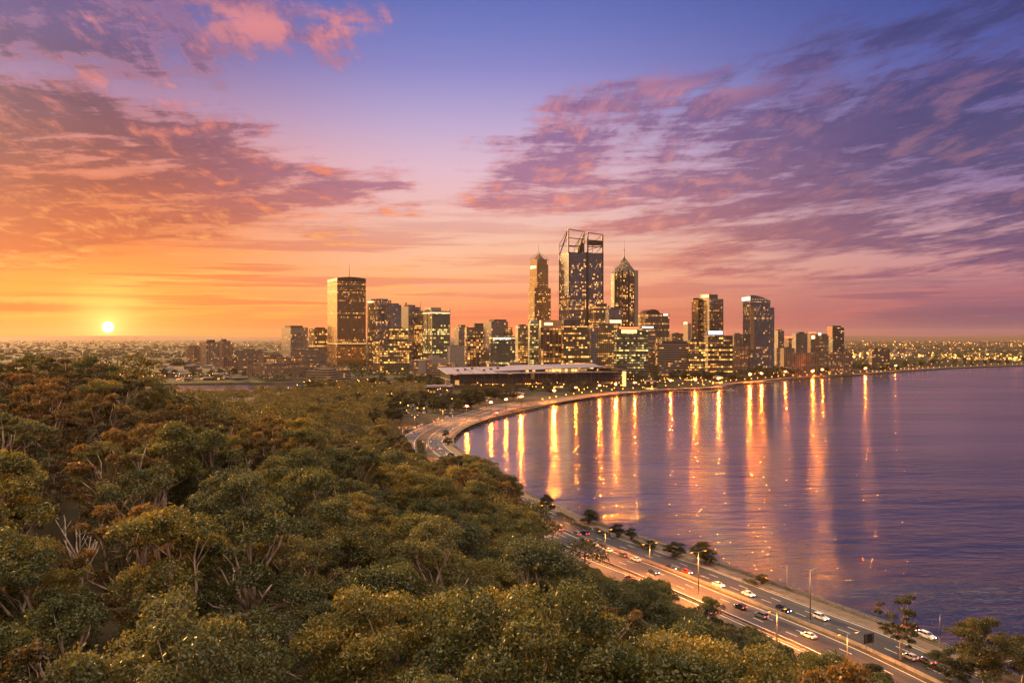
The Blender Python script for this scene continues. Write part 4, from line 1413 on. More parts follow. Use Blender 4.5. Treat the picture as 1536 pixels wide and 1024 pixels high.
for i in range(9):
    a_ = va.wf * (.07 + i * .052)
    mb = MB(); b_ = 34 + (i % 3) * 12; z_ = ze + .6 + b_ * .062; mb.prism([va.p(a_, b_), va.p(a_ + 3.4, b_), va.p(a_ + 3.4, b_ + 3), va.p(a_, b_ + 3)], z_, z_ + 2.2)
    bpart(r, 'roof_vent', mb, roof_grey)
for i in range(22):
    a_ = va.wf * (i + .5) / 22
    mb = MB(); mb.prism([va.p(a_ - .3, -1.6), va.p(a_ + .3, -1.6), va.p(a_ + .3, -1.0), va.p(a_ - .3, -1.0)], zb, ze + .2 + i * .05); bpart(r, 'facade_column', mb, steel_dark)
vb = Vol(868, 872, 941, 1180, 12, depth=60)
r = root_for('pavilion', vb, 'glass hall with a pale arched roof at the right end of the exhibition centre', 'pavilion')
zb = gz(*vb.C) - 1; ze = ztop(556, 1180)
mb = MB(); mb.prism(vb.poly(2), zb, ze); bpart(r, 'glass_wall', mb, FM['dark'])
mb = MB(); n_ = 8
for i in range(n_):
    a0, a1 = vb.wf * i / n_ - 1.5, vb.wf * (i + 1) / n_ + 1.5 * (i == n_ - 1) - 1.5 * (i < n_ - 1)
    h0, h1 = 5.2 * sin(pi * (.12 + .86 * i / n_)), 5.2 * sin(pi * (.12 + .86 * (i + 1) / n_))
    mb.prism([vb.p(a0, -2), vb.p(a1, -2), vb.p(a1, 58), vb.p(a0, 58)], [ze - .5 + h0, ze - .5 + h1, ze - .5 + h1, ze - .5 + h0], [ze + .5 + h0, ze + .5 + h1, ze + .5 + h1, ze + .5 + h0], bottom=True)
bpart(r, 'roof', mb, roof_pale)
mb = MB(); a0, a1 = vb.fa(934), vb.fa(939); mb.prism([vb.p(a0, -.6), vb.p(a1, -.6), vb.p(a1, 2.2), vb.p(a0, 2.2)], zb, ze - 1); bpart(r, 'lit_bay', mb, glow_mat("lit_bay_light", (1, .55, .18), 1.0))

# ---- low-rise blocks by the road and the bays
def lowb(label, x0, xc, x1, d, yt, fm='lowrise', th=25, roofm=None, name='low_building', over=1.0):
    v = Vol(x0, xc, x1, d, th)
    if v.wl < 9: v = Vol(x0, xc, x1, d, th, depth=12)
    r = root_for(name, v, label, 'building')
    z0, z1 = r.location[2] - 1, max(ztop(yt, d), r.location[2] + 3.2)
    mb = MB(); mb.prism(v.poly(), z0, z1 - .3); bpart(r, 'wall', mb, FM[fm] if isinstance(fm, str) else fm)
    mb = MB(); mb.prism(v.poly(-over), z1 - .3, z1 + .25, bottom=True)
    mb.prism(v.poly(inset=min(v.wf, v.wl) * .25), z1 + .25, z1 + 1.4); bpart(r, 'roof', mb, roofm or roof_pale)
    return r


lowb('small pink kiosk building with brown door beside the round fig tree', 733, 736, 757, 990, 588, 'cream', 10)
lowb('green-lit glass cafe right of the pink kiosk', 757, 759, 786, 985, 595, 'lobby', 10)
lowb('flat pale shed roof with parked cars left of the fig tree', 605, 612, 680, 1010, 581, 'lowrise', 14)
lowb('long pink-roofed shed behind the car park', 577, 583, 628, 960, 586, 'cream', 12)
lowb('grey-roofed shed right of the car park', 628, 640, 672, 930, 594, 'lowrise', 20)
lowb('low white-roofed boat hall at the head of the inlet', 264, 272, 292, 1330, 571, 'lobby', 24, name='boat_hall')
lowb('small cream hut on top of the long exhibition roof', 731, 733, 744, 1250, 545, stone_pale, 10)
lowb('pale box hall behind the long exhibition roof', 762, 764, 780, 1250, 544, stone_pale, 10)
lowb('small lit riverside restaurant with a grey curved roof', 966, 970, 986, 1130, 572, 'lobby', 12)
lowb('white riverside tent-roofed cafe at the jetty root', 1070, 1073, 1084, 1275, 565, 'lobby', 12)
lowb('dark blue pavilion roof among the left roadside trees', 566, 572, 602, 690, 640, 'lowrise', 24, roofm=mat('blue_roof', (.10, .14, .22), .4, .2))
lowb('low cream hall with a row of lights at the far bank of the inlet', 300, 306, 345, 1345, 572, 'lobby', 30)
lowb('low grey hall at the right end of the far inlet bank', 346, 350, 372, 1350, 573, 'lowrise', 30)

# ---------------------------------------------------------------- trees
def leaf_mat(name, cols, trans=0.35):
    m_ = bpy.data.materials.new(name)
    m_.use_nodes = True
    t = NT(m_.node_tree)
    t.n.clear()
    at = t.new('ShaderNodeAttribute')
    at.attribute_name = 'tint'
    oi = t.new('ShaderNodeObjectInfo')
    tr_, tg_, tb_ = t.sep(at.outputs['Vector'])
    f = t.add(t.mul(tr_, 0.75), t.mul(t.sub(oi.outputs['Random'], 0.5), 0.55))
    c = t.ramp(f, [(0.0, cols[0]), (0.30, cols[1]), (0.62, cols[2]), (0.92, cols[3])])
    rnd2 = t.white(t.comb(oi.outputs['Random'], 0.3, 0.7))
    c = t.mix(t.mul(t.rng(rnd2, 0.62, 1.0), 0.5), c, (0.085, 0.095, 0.062))      # some grey-green trees
    c = t.mix(1.0, c, t.comb(t.add(0.65, t.mul(tg_, 0.7)), t.add(0.65, t.mul(tg_, 0.7)), t.add(0.65, t.mul(tg_, 0.6))), 'MULTIPLY')
    d = t.new('ShaderNodeBsdfDiffuse')
    t.put(d.inputs[0], c)
    tl = t.new('ShaderNodeBsdfTranslucent')
    t.put(tl.inputs[0], t.mix(1.0, c, (1.35, 1.15, 0.5), 'MULTIPLY'))
    mx = t.new('ShaderNodeMixShader')
    mx.inputs[0].default_value = trans
    t.l.new(d.outputs[0], mx.inputs[1]); t.l.new(tl.outputs[0], mx.inputs[2])
    gl = t.new('ShaderNodeBsdfGlossy')
    gl.inputs['Roughness'].default_value = 0.45
    t.put(gl.inputs[0], (0.9, 0.85, 0.7))
    m2 = t.new('ShaderNodeMixShader')
    m2.inputs[0].default_value = 0.045
    t.l.new(mx.outputs[0], m2.inputs[1]); t.l.new(gl.outputs[0], m2.inputs[2])
    o = t.new('ShaderNodeOutputMaterial')
    t.l.new(m2.outputs[0], o.inputs[0])
    return m_


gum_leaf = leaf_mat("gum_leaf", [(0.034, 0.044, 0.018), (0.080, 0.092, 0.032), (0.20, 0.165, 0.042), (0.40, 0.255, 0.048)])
far_leaf0 = leaf_mat('dusky_gum_leaf', [(0.024, 0.029, 0.012), (0.045, 0.048, 0.018), (0.08, 0.072, 0.024), (0.14, 0.10, 0.028)])
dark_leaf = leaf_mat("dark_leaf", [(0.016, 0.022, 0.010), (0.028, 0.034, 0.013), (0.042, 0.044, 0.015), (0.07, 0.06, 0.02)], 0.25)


def bark_mat(name, c1, c2):
    m_ = bpy.data.materials.new(name)
    m_.use_nodes = True
    t = NT(m_.node_tree)
    b = t.n['Principled BSDF']
    tcn = t.new('ShaderNodeTexCoord')
    n_ = t.noise(t.vm('MULTIPLY', tcn.outputs['Object'], (2.2, 2.2, 0.6)), 1.0, 5, 0.65)
    t.put(b.inputs['Base Color'], t.mix(t.rng(n_, 0.35, 0.65), c1, c2))
    b.inputs['Roughness'].default_value = 0.8
    return m_


bark_pale = bark_mat("pale_gum_bark", (0.58, 0.43, 0.33), (0.30, 0.18, 0.12))
bark_dark = bark_mat("dark_bark", (0.10, 0.07, 0.05), (0.05, 0.035, 0.025))


def rand_dirs(g, n):
    a = g.normal(size=(n, 3))
    return a / np.linalg.norm(a, axis=1)[:, None]


def make_crown(g, clumps, per, size, lw=0.5, out_bias=0.55, droop=0.25):
    """clumps: list of (x, y, z, r). Returns verts, quads, tint (per vertex)"""
    C = np.array([c_[:3] for c_ in clumps])
    Rr = np.array([c_[3] for c_ in clumps])
    w = Rr ** 2
    cnt = np.maximum(6, (per * w / w.mean())).astype(int)
    ci = np.repeat(np.arange(len(C)), cnt)
    n = len(ci)
    d = rand_dirs(g, n)
    d[:, 2] = np.where(d[:, 2] < -0.25, -d[:, 2] * 0.6, d[:, 2])
    rad = Rr[ci] * (0.55 + 0.5 * g.random(n) ** 0.6)
    # lumpy clump outline
    lump = 1 + 0.22 * np.sin(d[:, 0] * 5 + ci) * np.sin(d[:, 1] * 6 + ci * 1.7)
    P = C[ci] + d * (rad * lump)[:, None] * np.array([1, 1, 0.72])
    nrm = d * out_bias + rand_dirs(g, n) * 0.75
    nrm /= np.linalg.norm(nrm, axis=1)[:, None]
    up = rand_dirs(g, n) + np.array([0, 0, -droop * 2])
    tx = np.cross(nrm, up)
    tx /= np.linalg.norm(tx, axis=1)[:, None] + 1e-9
    ty = np.cross(nrm, tx)
    sz = size * (0.6 + 0.8 * g.random(n))
    a = tx * (sz * lw)[:, None]
    b = ty * sz[:, None]
    V = np.stack([P - b * .5, P + a * .5, P + b * .5, P - a * .5], 1).reshape(-1, 3)
    Q = np.arange(n * 4).reshape(n, 4)
    ct = g.random(len(C))
    zt = (C[:, 2] - C[:, 2].min()) / (np.ptp(C[:, 2]) + 1e-6)
    tip = (rad / Rr[ci])
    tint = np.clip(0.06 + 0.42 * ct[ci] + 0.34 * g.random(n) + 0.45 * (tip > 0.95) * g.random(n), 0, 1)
    tg = 0.3 + 0.5 * g.random(n)
    T = np.stack([tint, tg, np.zeros(n), np.ones(n)], -1)
    return V, Q, np.repeat(T, 4, axis=0)


def crown_obj(name, V, Q, T, m_):
    me = bpy.data.meshes.new(name)
    m = len(Q)
    me.vertices.add(len(V))
    me.vertices.foreach_set('co', V.astype(np.float32).ravel())
    me.loops.add(m * 4)
    me.loops.foreach_set('vertex_index', Q.astype(np.int32).ravel())
    me.polygons.add(m)
    me.polygons.foreach_set('loop_start', np.arange(m, dtype=np.int32) * 4)
    me.polygons.foreach_set('loop_total', np.full(m, 4, dtype=np.int32))
    me.materials.append(m_)
    ca_ = me.color_attributes.new('tint', 'FLOAT_COLOR', 'POINT')
    ca_.data.foreach_set('color', T.astype(np.float32).ravel())
    me.update(calc_edges=True)
    o_ = bpy.data.objects.new(name, me)
    COL.objects.link(o_)
    return o_


def tree_shape(g, h, rad, lobes, fork, nclump, cr, spread=1.0, flat=0.55):
    """a dome of rounded heads; limbs run from the fork to each head, twigs on to its clumps"""
    hc = h * (0.54 + 0.08 * (1 - flat))
    ch = (h - hc) * 0.95
    L = [np.array([0.1 * rad, 0, hc + ch * 0.62, rad * .46])]
    for k in range(lobes):
        a = 2.4 * k + g.random() * 0.7
        el = g.uniform(0.05, 0.75) if k % 2 else g.uniform(-0.75, 0.15)
        R_ = rad * (0.60 + 0.10 * g.random()) * spread
        L.append(np.array([cos(a) * cos(el) * R_, sin(a) * cos(el) * R_, hc + sin(el) * ch * .95, rad * (0.34 + 0.14 * g.random())]))
    clumps, tips = [], []
    per = max(4, int(nclump / len(L)))
    for l in L:
        mine = []
        n = max(4, int(per * (l[3] / rad / .41) ** 1.5))
        for i in range(n):
            d = rand_dirs(g, 1)[0]
            d[2] = abs(d[2]) if g.random() < 0.80 else -abs(d[2]) * 0.6
            q = l[:3] + d * np.array([l[3], l[3], l[3] * (.55 + .4 * flat)]) * (0.70 + 0.25 * g.random())
            mine.append((q[0], q[1], q[2], cr * (0.7 + 0.6 * g.random())))
        clumps += mine
        tips.append((l, mine))
    return L, clumps, tips


def trunk_mb(g, L, tips, h, fork, r0, twigs=3, lean=0.06):
    mb = MB()
    fx, fy = g.normal() * lean * h * .5, g.normal() * lean * h * .5
    f = Vector((fx, fy, h * fork))
    mb.tube([(0, 0, -1.2), (fx * .2, fy * .2, h * fork * .35), (fx * .6, fy * .7, h * fork * .7), f], [r0 * 1.25, r0, r0 * .86, r0 * .78], 7)
    for l, mine in tips:
        e = Vector(l[:3])
        mid = f.lerp(e, .45) + Vector((g.normal() * .5, g.normal() * .5, -0.06 * h + g.random() * .6))
        m2 = f.lerp(e, .78) + Vector((g.normal() * .4, g.normal() * .4, 0))
        mb.tube([f - Vector((0, 0, .3)), mid, m2, e], [r0 * .55, r0 * .38, r0 * .24, r0 * .12], 5)
        for c_ in mine[:twigs]:
            q = Vector(c_[:3])
            s_ = mid.lerp(m2, g.random())
            mm = s_.lerp(q, .5) + Vector((g.normal() * .3, g.normal() * .3, g.normal() * .2))
            mb.tube([s_, mm, q], [r0 * .2, r0 * .13, r0 * .05], 4)
    return mb


PROTO = {}


def proto(key, name, seed, h, rad, lobes, fork, nclump, cr, per, size, leafm=None, bark=None, spread=1.0, flat=0.55, r0=0.34, twigs=3, droop=.25, lw=.5):
    g = np.random.default_rng(seed)
    L, clumps, tips = tree_shape(g, h, rad, lobes, fork, nclump, cr, spread, flat)
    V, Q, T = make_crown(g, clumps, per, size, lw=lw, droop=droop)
    root = empty(name, (0, 0, -500))
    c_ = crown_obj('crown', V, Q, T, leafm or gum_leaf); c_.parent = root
    tr = trunk_mb(g, L, tips, h, fork, r0, twigs).build('trunk', bark or bark_pale, root, smooth=True)
    PROTO[key] = (root, h, rad)
    return root


proto('dome', 'gum_tree', 11, 13.0, 5.4, 8, .40, 66, 1.3, 480, .25, flat=.8)
proto('round', 'gum_tree', 12, 12.0, 4.5, 7, .40, 56, 1.25, 480, .25, flat=.9)
proto('broad', 'gum_tree', 13, 13.5, 6.8, 11, .34, 86, 1.4, 500, .26, flat=.7)
glow_tint_leaf = leaf_mat('glow_tint_gum_leaf', [(0.032, 0.026, 0.011), (0.075, 0.052, 0.018), (0.15, 0.088, 0.026), (0.28, 0.14, 0.03)])  # haze glow and rim light put into the leaf colour as brown
proto('corner', 'gum_tree', 24, 12.5, 6.4, 11, .34, 90, 1.2, 420, .26, far_leaf0, flat=.8)
proto('open', 'gum_tree', 14, 14.0, 5.6, 9, .38, 54, 1.15, 420, .25, spread=1.12, r0=.40, twigs=2, flat=.8)
proto('tall', 'gum_tree', 15, 16.5, 4.3, 9, .42, 60, 1.2, 440, .25, flat=1.1)
proto('loose', 'gum_tree', 16, 12.5, 5.2, 11, .36, 78, .82, 380, .24, spread=1.15, r0=.34, twigs=2, droop=.7, flat=.8)
proto('small', 'gum_tree', 17, 8.5, 3.6, 5, .32, 52, .9, 340, .25, flat=.9)
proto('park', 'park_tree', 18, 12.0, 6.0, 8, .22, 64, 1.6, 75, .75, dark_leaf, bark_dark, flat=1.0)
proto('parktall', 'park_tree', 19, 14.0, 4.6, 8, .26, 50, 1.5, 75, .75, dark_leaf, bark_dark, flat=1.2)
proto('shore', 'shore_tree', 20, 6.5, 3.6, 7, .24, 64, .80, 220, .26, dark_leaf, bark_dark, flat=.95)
proto('fig', 'fig_tree', 21, 17.0, 12.5, 14, .2, 170, 2.0, 110, .8, dark_leaf, bark_dark, flat=1.0, r0=1.0)
proto('lacy', 'gum_tree', 22, 14.5, 5.0, 10, .36, 62, .8, 360, .25, glow_tint_leaf, bark_pale, spread=1.12, r0=.30, twigs=3, flat=.9)

# bare pale tree
g = np.random.default_rng(31)
mb = MB()
mb.tube([(0, 0, -1), (.2, .1, 4.5), (.3, .2, 7)], [.42, .34, .28], 7)
for k in range(9):
    a = 2 * pi * k / 9 + g.random() * .4
    s_ = Vector((.3, .2, 5.0 + 2 * g.random()))
    e = s_ + Vector((cos(a) * (2.2 + 1.8 * g.random()), sin(a) * (2.2 + 1.8 * g.random()), 4.0 + 3.6 * g.random()))
    m_ = s_.lerp(e, .5) + Vector((g.normal() * .4, g.normal() * .4, -.5))
    mb.tube([s_, m_, e], [.2, .13, .04], 5)
    for j in range(3):
        p0 = m_.lerp(e, .2 + .25 * j)
        mb.tube([p0, p0 + Vector((g.normal() * .9, g.normal() * .9, .9 + g.random()))], [.07, .025], 4)
bare_root = empty('bare_tree', (0, 0, -500))
mb.build('trunk', bark_mat("bleached_wood", (.60, .48, .40), (.36, .26, .2)), bare_root, smooth=True)
PROTO['bare'] = (bare_root, 14, 3.5)

USED = set()


def plant(key, x, y, s=1.0, label=None, cat='tree', group=None, rz=None, name=None, z=None, sz=None):
    root, h, rad = PROTO[key]
    if key in USED:
        o_ = copy_tree(root)
    else:
        o_ = root
        USED.add(key)
    if name:
        o_.name = name
    o_.location = (x, y, (gz(x, y) if z is None else z) - 0.1)
    o_.rotation_euler = (0, 0, random.uniform(0, 6.28) if rz is None else rz)
    o_.scale = (s, s, s * (sz or 1))
    tag(o_, label, cat, group)
    return o_


def topx(x, y, z):
    return 768 + x / y * F, HY + (H - z) / y * F


# ---- forest positions
spots = []
g = np.random.default_rng(5)
cellw = 8.6
near = []
for j in range(int(700 / cellw)):
    for i in range(-60, 30):
        x = i * cellw + (j % 2) * cellw * .5 + g.uniform(-3.2, 3.2)
        y = 34 + j * cellw * .9 + g.uniform(-3.4, 3.4)
        if abs(x / y) > 0.66 + 6 / y:
            continue
        near.append((x, y))
near = np.array(near)
rd = np.minimum(np.minimum(seg_dist(near[:, 0], near[:, 1], RAMP) - 3.5, seg_dist(near[:, 0], near[:, 1], INN) - 4.9), seg_dist(near[:, 0], near[:, 1], OUT) - 5.5)
# only the landward (left) side of the ramp / inner road
innx = np.interp(near[:, 1], [p[1] for p in RAMP] + [p[1] for p in INN if p[1] > 310], [p[0] for p in RAMP] + [p[0] for p in INN if p[1] > 310])
ok = (near[:, 0] < innx) & (rd > 3.4)
limit = np.where(near[:, 0] < -60, 560, 620)
ok &= near[:, 1] < limit
ok &= ~((near[:, 1] > 400) & (near[:, 0] > innx - 26))        # car park and verge beside the bend
ok &= near[:, 1] > 46
near = near[ok]


def vis(x, y):
    return abs(x / y * F) < 768 + 8.5 / y * F


near = sorted([tuple(p) for p in near], key=lambda p: math.hypot(*p))
kept = []
for p in near:
    dd = math.hypot(*p)
    if dd < 150 and any(math.hypot(p[0] - q[0], p[1] - q[1]) < 7.7 for q in kept[-60:]):
        continue
    kept.append(p)
near = kept
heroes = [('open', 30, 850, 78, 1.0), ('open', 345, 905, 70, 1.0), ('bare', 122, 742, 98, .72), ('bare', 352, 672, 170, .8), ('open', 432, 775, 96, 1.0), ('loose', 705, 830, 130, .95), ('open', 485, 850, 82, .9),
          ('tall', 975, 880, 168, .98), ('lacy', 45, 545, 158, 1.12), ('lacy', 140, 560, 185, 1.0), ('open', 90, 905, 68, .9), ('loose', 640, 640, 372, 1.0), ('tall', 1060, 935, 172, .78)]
hero_xy = []
for key, hx, hy, hd, hs in heroes:
    hero_xy.append(((hx - 768) / F * hd, hd, key, hs))
near = [p for p in near if all(math.hypot(p[0] - q[0], p[1] - q[1]) > 5.5 for q in hero_xy)]
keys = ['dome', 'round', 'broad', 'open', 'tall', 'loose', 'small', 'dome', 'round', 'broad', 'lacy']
SIL = np.array([(-60, 535), (0, 533), (60, 522), (110, 532), (150, 548), (230, 566), (300, 592), (335, 602), (380, 588), (440, 578), (555, 584), (580, 612), (600, 655), (640, 708), (690, 692), (740, 704), (790, 742), (812, 795),
                (850, 834), (890, 856), (930, 878), (980, 866), (1030, 898), (1055, 930), (1130, 942), (1190, 978), (1260, 1004), (1300, 1014), (1420, 1060), (1700, 1200)])


def fit_scale(key, x, y, s, slack=3):
    """largest scale (down from s) that keeps the crown under the wooded skyline of the slope"""
    root, h, rad = PROTO[key]
    z = gz(x, y)
    while s > .42:
        okk = True
        for k in (-.75, -.35, 0, .35, .75):
            xp, yp = topx(x + k * rad * s, y, z + h * s * (1 - .28 * k * k))
            if yp < np.interp(xp, SIL[:, 0], SIL[:, 1]) - slack:
                okk = False
        if okk:
            return s
        s -= .06
    return 0


def topx(x, y, z):
    return 768 + x / y * F, HY + (H - z) / y * F


individual = []
rest = []
for p in near:
    if fit_scale('small', p[0], p[1], .9) == 0:
        continue
    (individual if len(individual) < 268 and vis(*p) else rest).append(p)

look = {'dome': 'round-headed olive gum tree', 'round': 'compact olive gum tree', 'broad': 'wide spreading gum tree', 'open': 'gum tree with pale forked limbs', 'tall': 'tall narrow gum tree',
        'loose': 'loose feathery gum tree', 'small': 'small bushy gum tree', 'lacy': 'glow-tinted lacy gum tree', 'bare': 'leafless bleached tree'}
recs = []
cams = []
for x, y, key, s in hero_xy:
    recs.append([key, x, y, s])
for x, y in individual:
    d = math.hypot(x, y)
    z = gz(x, y)
    rdist = min(line_dist(x, y, A_RAMP), line_dist(x, y, A_INN))
    k = keys[int(g.integers(0, len(keys)))]
    s = g.uniform(.72, 1.2) if math.hypot(x, y) > 150 else g.uniform(.85, 1.38)
    if rdist < 11:
        k = ['small', 'round', 'tall'][int(g.integers(0, 3))]
        s *= .8
    if y > 120 and x < -50 and g.random() < .5:  # left ridge gets more of the glow-tinted crowns
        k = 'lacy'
    s2 = fit_scale(k, x, y, s)
    if s2 < .62:
        k = 'small'; s2 = fit_scale(k, x, y, .95)
    if s2 > 0:
        recs.append([k, x, y, s2])
# words that find one tree: picture row and column bands, then rank within
def zone(px_, py_):
    col_ = ['at the far left edge', 'left of the bleached tree', 'below the setting sun', 'below the far left apartment slabs', 'below the white hotel', 'below the bronze tower', 'below the pale-sided tower', 'below the curving road',
            'below the fig tree', 'below the steel crown tower', 'below the pointed tower', 'beside the freeway under the twin right towers', 'beside the freeway at lower right', 'in the lower right corner']
    edges = [40, 110, 230, 340, 440, 540, 620, 690, 770, 880, 980, 1110, 1260]
    ci = sum(px_ > e_ for e_ in edges)
    row_ = ['on the skyline row', 'in the upper slope row', 'in the upper middle row', 'in the middle row', 'in the lower middle row', 'in the bottom row']
    re_ = [570, 640, 720, 800, 890]
    return row_[sum(py_ > e_ for e_ in re_)], col_[ci]


cnt = {}
for rec in recs:
    key, x, y, s = rec
    h = PROTO[key][1] * s
    px_, py_ = topx(x, y, gz(x, y) + h * .8)
    zr, zc = zone(px_, py_)
    cnt.setdefault((key, zr, zc), []).append((px_, rec))
ordn = ['first', 'second', 'third', 'fourth', 'fifth', 'sixth', 'seventh', 'eighth', 'ninth', 'tenth', 'eleventh', 'twelfth']
for (key, zr, zc), lst in cnt.items():
    lst.sort(key=lambda q: q[0])
    for i, (px_, rec) in enumerate(lst):
        lab = f"{look[key]} {zr} {zc}"
        if len(lst) > 1:
            lab = f"{ordn[i]} {lab}"
        w_ = lab.split()
        while len(lab.split()) > 16 and ' the ' in lab:
            lab = lab.replace(' the ', ' ', 1)
        _, x, y, s = rec
        dead = key == 'bare'
        plant(key, x, y, s, lab, 'tree', 'bleached bare trees in the bush' if dead else 'gum trees on the bush slope', name='bare_tree' if dead else 'gum_tree', sz=g.uniform(.9, 1.1))

# ---- shore and park trees one by one
def shore_at(xp, yb, key, wpx, label, name='shore_tree', cat='tree', zb=2.4, grp=None, hk=1.0):
    x, y, z = px(xp, yb, zb)
    rad = PROTO[key][2]
    s = wpx / F * y / (2 * rad * 1.12)
    return plant(key, x, y, s, label, cat, grp, name=name, sz=hk)


for i, (xp, d_, key, wp, hk) in enumerate(((1228, 160, 'round', 70, .8), (1262, 152, 'dome', 84, .78), (1300, 147, 'round', 80, .85), (1345, 141, 'corner', 104, .8), (1392, 134, 'corner', 96, .85), (1440, 128, 'corner', 90, .95), (1490, 122, 'corner', 150, .95), (1545, 118, 'corner', 140, 1.0))):
    x, y = atd(xp, d_)
    sc = wp / F * y / (2 * PROTO[key][2] * 1.1)
    plant(key, x, y, sc, ['rounded gum at the bottom edge where the freeway gap closes', 'bushy gum second along the bottom edge below the sign', 'leafy gum at the bottom edge under the road sign', 'wide gum at the bottom edge under the tall open tree',
                          'gum at the bottom edge between the tall open tree and the corner', 'rounded gum low in front of the big corner tree', 'widest gum in the bottom right corner', 'gum cut by the bottom right corner of the picture'][i], 'tree', None, name='gum_tree', sz=hk)
G1 = 'small dark trees along the river path'
shore_at(820, 775, 'shore', 27, 'small dark tree at the top end of the river path', grp=G1, hk=1.5)
shore_at(884, 786, 'shore', 34, 'wide low dark tree on the river path beside the hedge', grp=G1, hk=.8)
shore_at(926, 806, 'shore', 25, 'left one of a close pair of dark trees on the river path', grp=G1, hk=1.05)
shore_at(947, 810, 'shore', 19, 'right one of a close pair of dark trees on the river path', grp=G1, hk=1.25)
shore_at(977, 824, 'shore', 18, 'smallest round tree on the river path, alone near the middle', grp=G1, hk=1.0)
shore_at(1013, 836, 'shore', 36, 'dark spreading tree left of the widest river path tree', grp=G1, hk=.8)
shore_at(1057, 846, 'shore', 46, 'widest dark spreading tree on the river path', grp=G1, hk=.9)
shore_at(1144, 876, 'shore', 20, 'lone little round tree growing over the river railing', grp=G1, hk=1.0)
shore_at(1352, 990, 'lacy', 78, 'tall open tree standing in front of the gantry sign at lower right', name='gum_tree', hk=1.0)
shore_at(1480, 1034, 'corner', 140, 'large spreading tree in the bottom right corner', name='gum_tree', hk=.85)
shore_at(1425, 1030, 'corner', 78, 'rounded tree left of the large bottom right tree', name='gum_tree', hk=.8)
shore_at(1535, 1024, 'corner', 100, 'leafy tree cut by the right picture edge', name='gum_tree', hk=.8)
shore_at(1310, 1050, 'corner', 76, 'bushy tree below the tall open tree at lower right', name='gum_tree', hk=.8)
shore_at(706, 613, 'fig', 50, 'huge round dark fig tree between the curving road and the exhibition centre', name='fig_tree', cat='tree')
for i, (xp, yb, wp) in enumerate(((672, 668, 15), (668, 655, 13), (676, 690, 14))):
    shore_at(xp, yb, 'shore', wp, ['little dark tree at the inner bend of the shore', 'upper little tree at the inner bend of the shore', 'lowest little tree at the inner bend of the shore'][i], grp=G1)
g = np.random.default_rng(23)
n_r = 0
for row in range(3):
    for d in np.arange(272, 452, 9.5):
        d_ = d + g.uniform(-3, 3)
        ix_ = float(np.interp(d_, [p[1] for p in RAMP] + [p[1] for p in INN if p[1] > 310], [p[0] for p in RAMP] + [p[0] for p in INN if p[1] > 310]))
        x = ix_ - 9.0 - row * 8.5 + g.uniform(-1.5, 1.5)
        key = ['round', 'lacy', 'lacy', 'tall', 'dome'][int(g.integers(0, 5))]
        s = fit_scale(key, x, d_, 1.5, g.uniform(0, 24) if d_ > 305 else 0)
        if s < .5:
            continue
        s = min(s, 1.45)
        n_r += 1
        xp, yp = topx(x, d_, gz(x, d_) + PROTO[key][1] * s)
        plant(key, x, d_, s, 'tall dark gum tree in the clump hiding the middle of the freeway', 'tree', 'gum trees hiding the middle of the freeway', name='gum_tree')

g = np.random.default_rng(77)
zones = [   # (x range, depth range, count, words)
    ((380, 450), (1090, 1230), 12, 'dark park tree left of the white stepped block'),
    ((455, 560), (960, 1150), 18, 'dark park tree below the bronze tower'),
    ((560, 672), (1120, 1270), 20, 'dark park tree in front of the round white building'),
    ((470, 600), (700, 850), 20, 'dark tree in the low wood left of the car park'),
    ((600, 700), (770, 900), 22, 'dark tree between the car park and the curving road'),
    ((160, 370), (1375, 1500), 22, 'dark tree behind the far bank of the inlet'),
    ((900, 1000), (1200, 1330), 12, 'dark park tree behind the glowing jetty'),
    ((1000, 1100), (1310, 1400), 14, 'dark park tree in front of the banded hotel'),
    ((1100, 1250), (1470, 1600), 24, 'dark park tree in front of the right-end towers'),
    ((1250, 1380), (1700, 1950), 18, 'dark park tree right of the red-sided tower'),
    ((1380, 1550), (1960, 2350), 18, 'dark park tree by the far right shore'),
    ((740, 900), (1020, 1090), 9, 'dark tree between the exhibition centre and the river'),
    ((555, 600), (600, 760), 12, 'dark tree at the outer edge of the left road bend'),
    ((705, 770), (850, 960), 12, 'dark tree around the kiosk beside the curving road'),
]
tot = 0
SHN = np.array(SHORE)
for (xa, xb), (da, db), n_, words_ in zones:
    c_ = 0
    tries = 0
    while c_ < n_ and tries < 400:
        tries += 1
        xp = xa + (xb - xa) * (c_ + g.uniform(-.3, 1.3)) / n_
        d = g.uniform(da, db)
        x, y = atd(xp, d)
        ww = float(np.min(np.hypot(SHN[:, 0] - x, SHN[:, 1] - y)))
        if wet(x, y) or ww < 16:
            continue
        if near_road(x, y) < 12:
            continue
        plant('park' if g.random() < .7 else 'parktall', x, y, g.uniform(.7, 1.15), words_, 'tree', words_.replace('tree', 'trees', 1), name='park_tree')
        c_ += 1

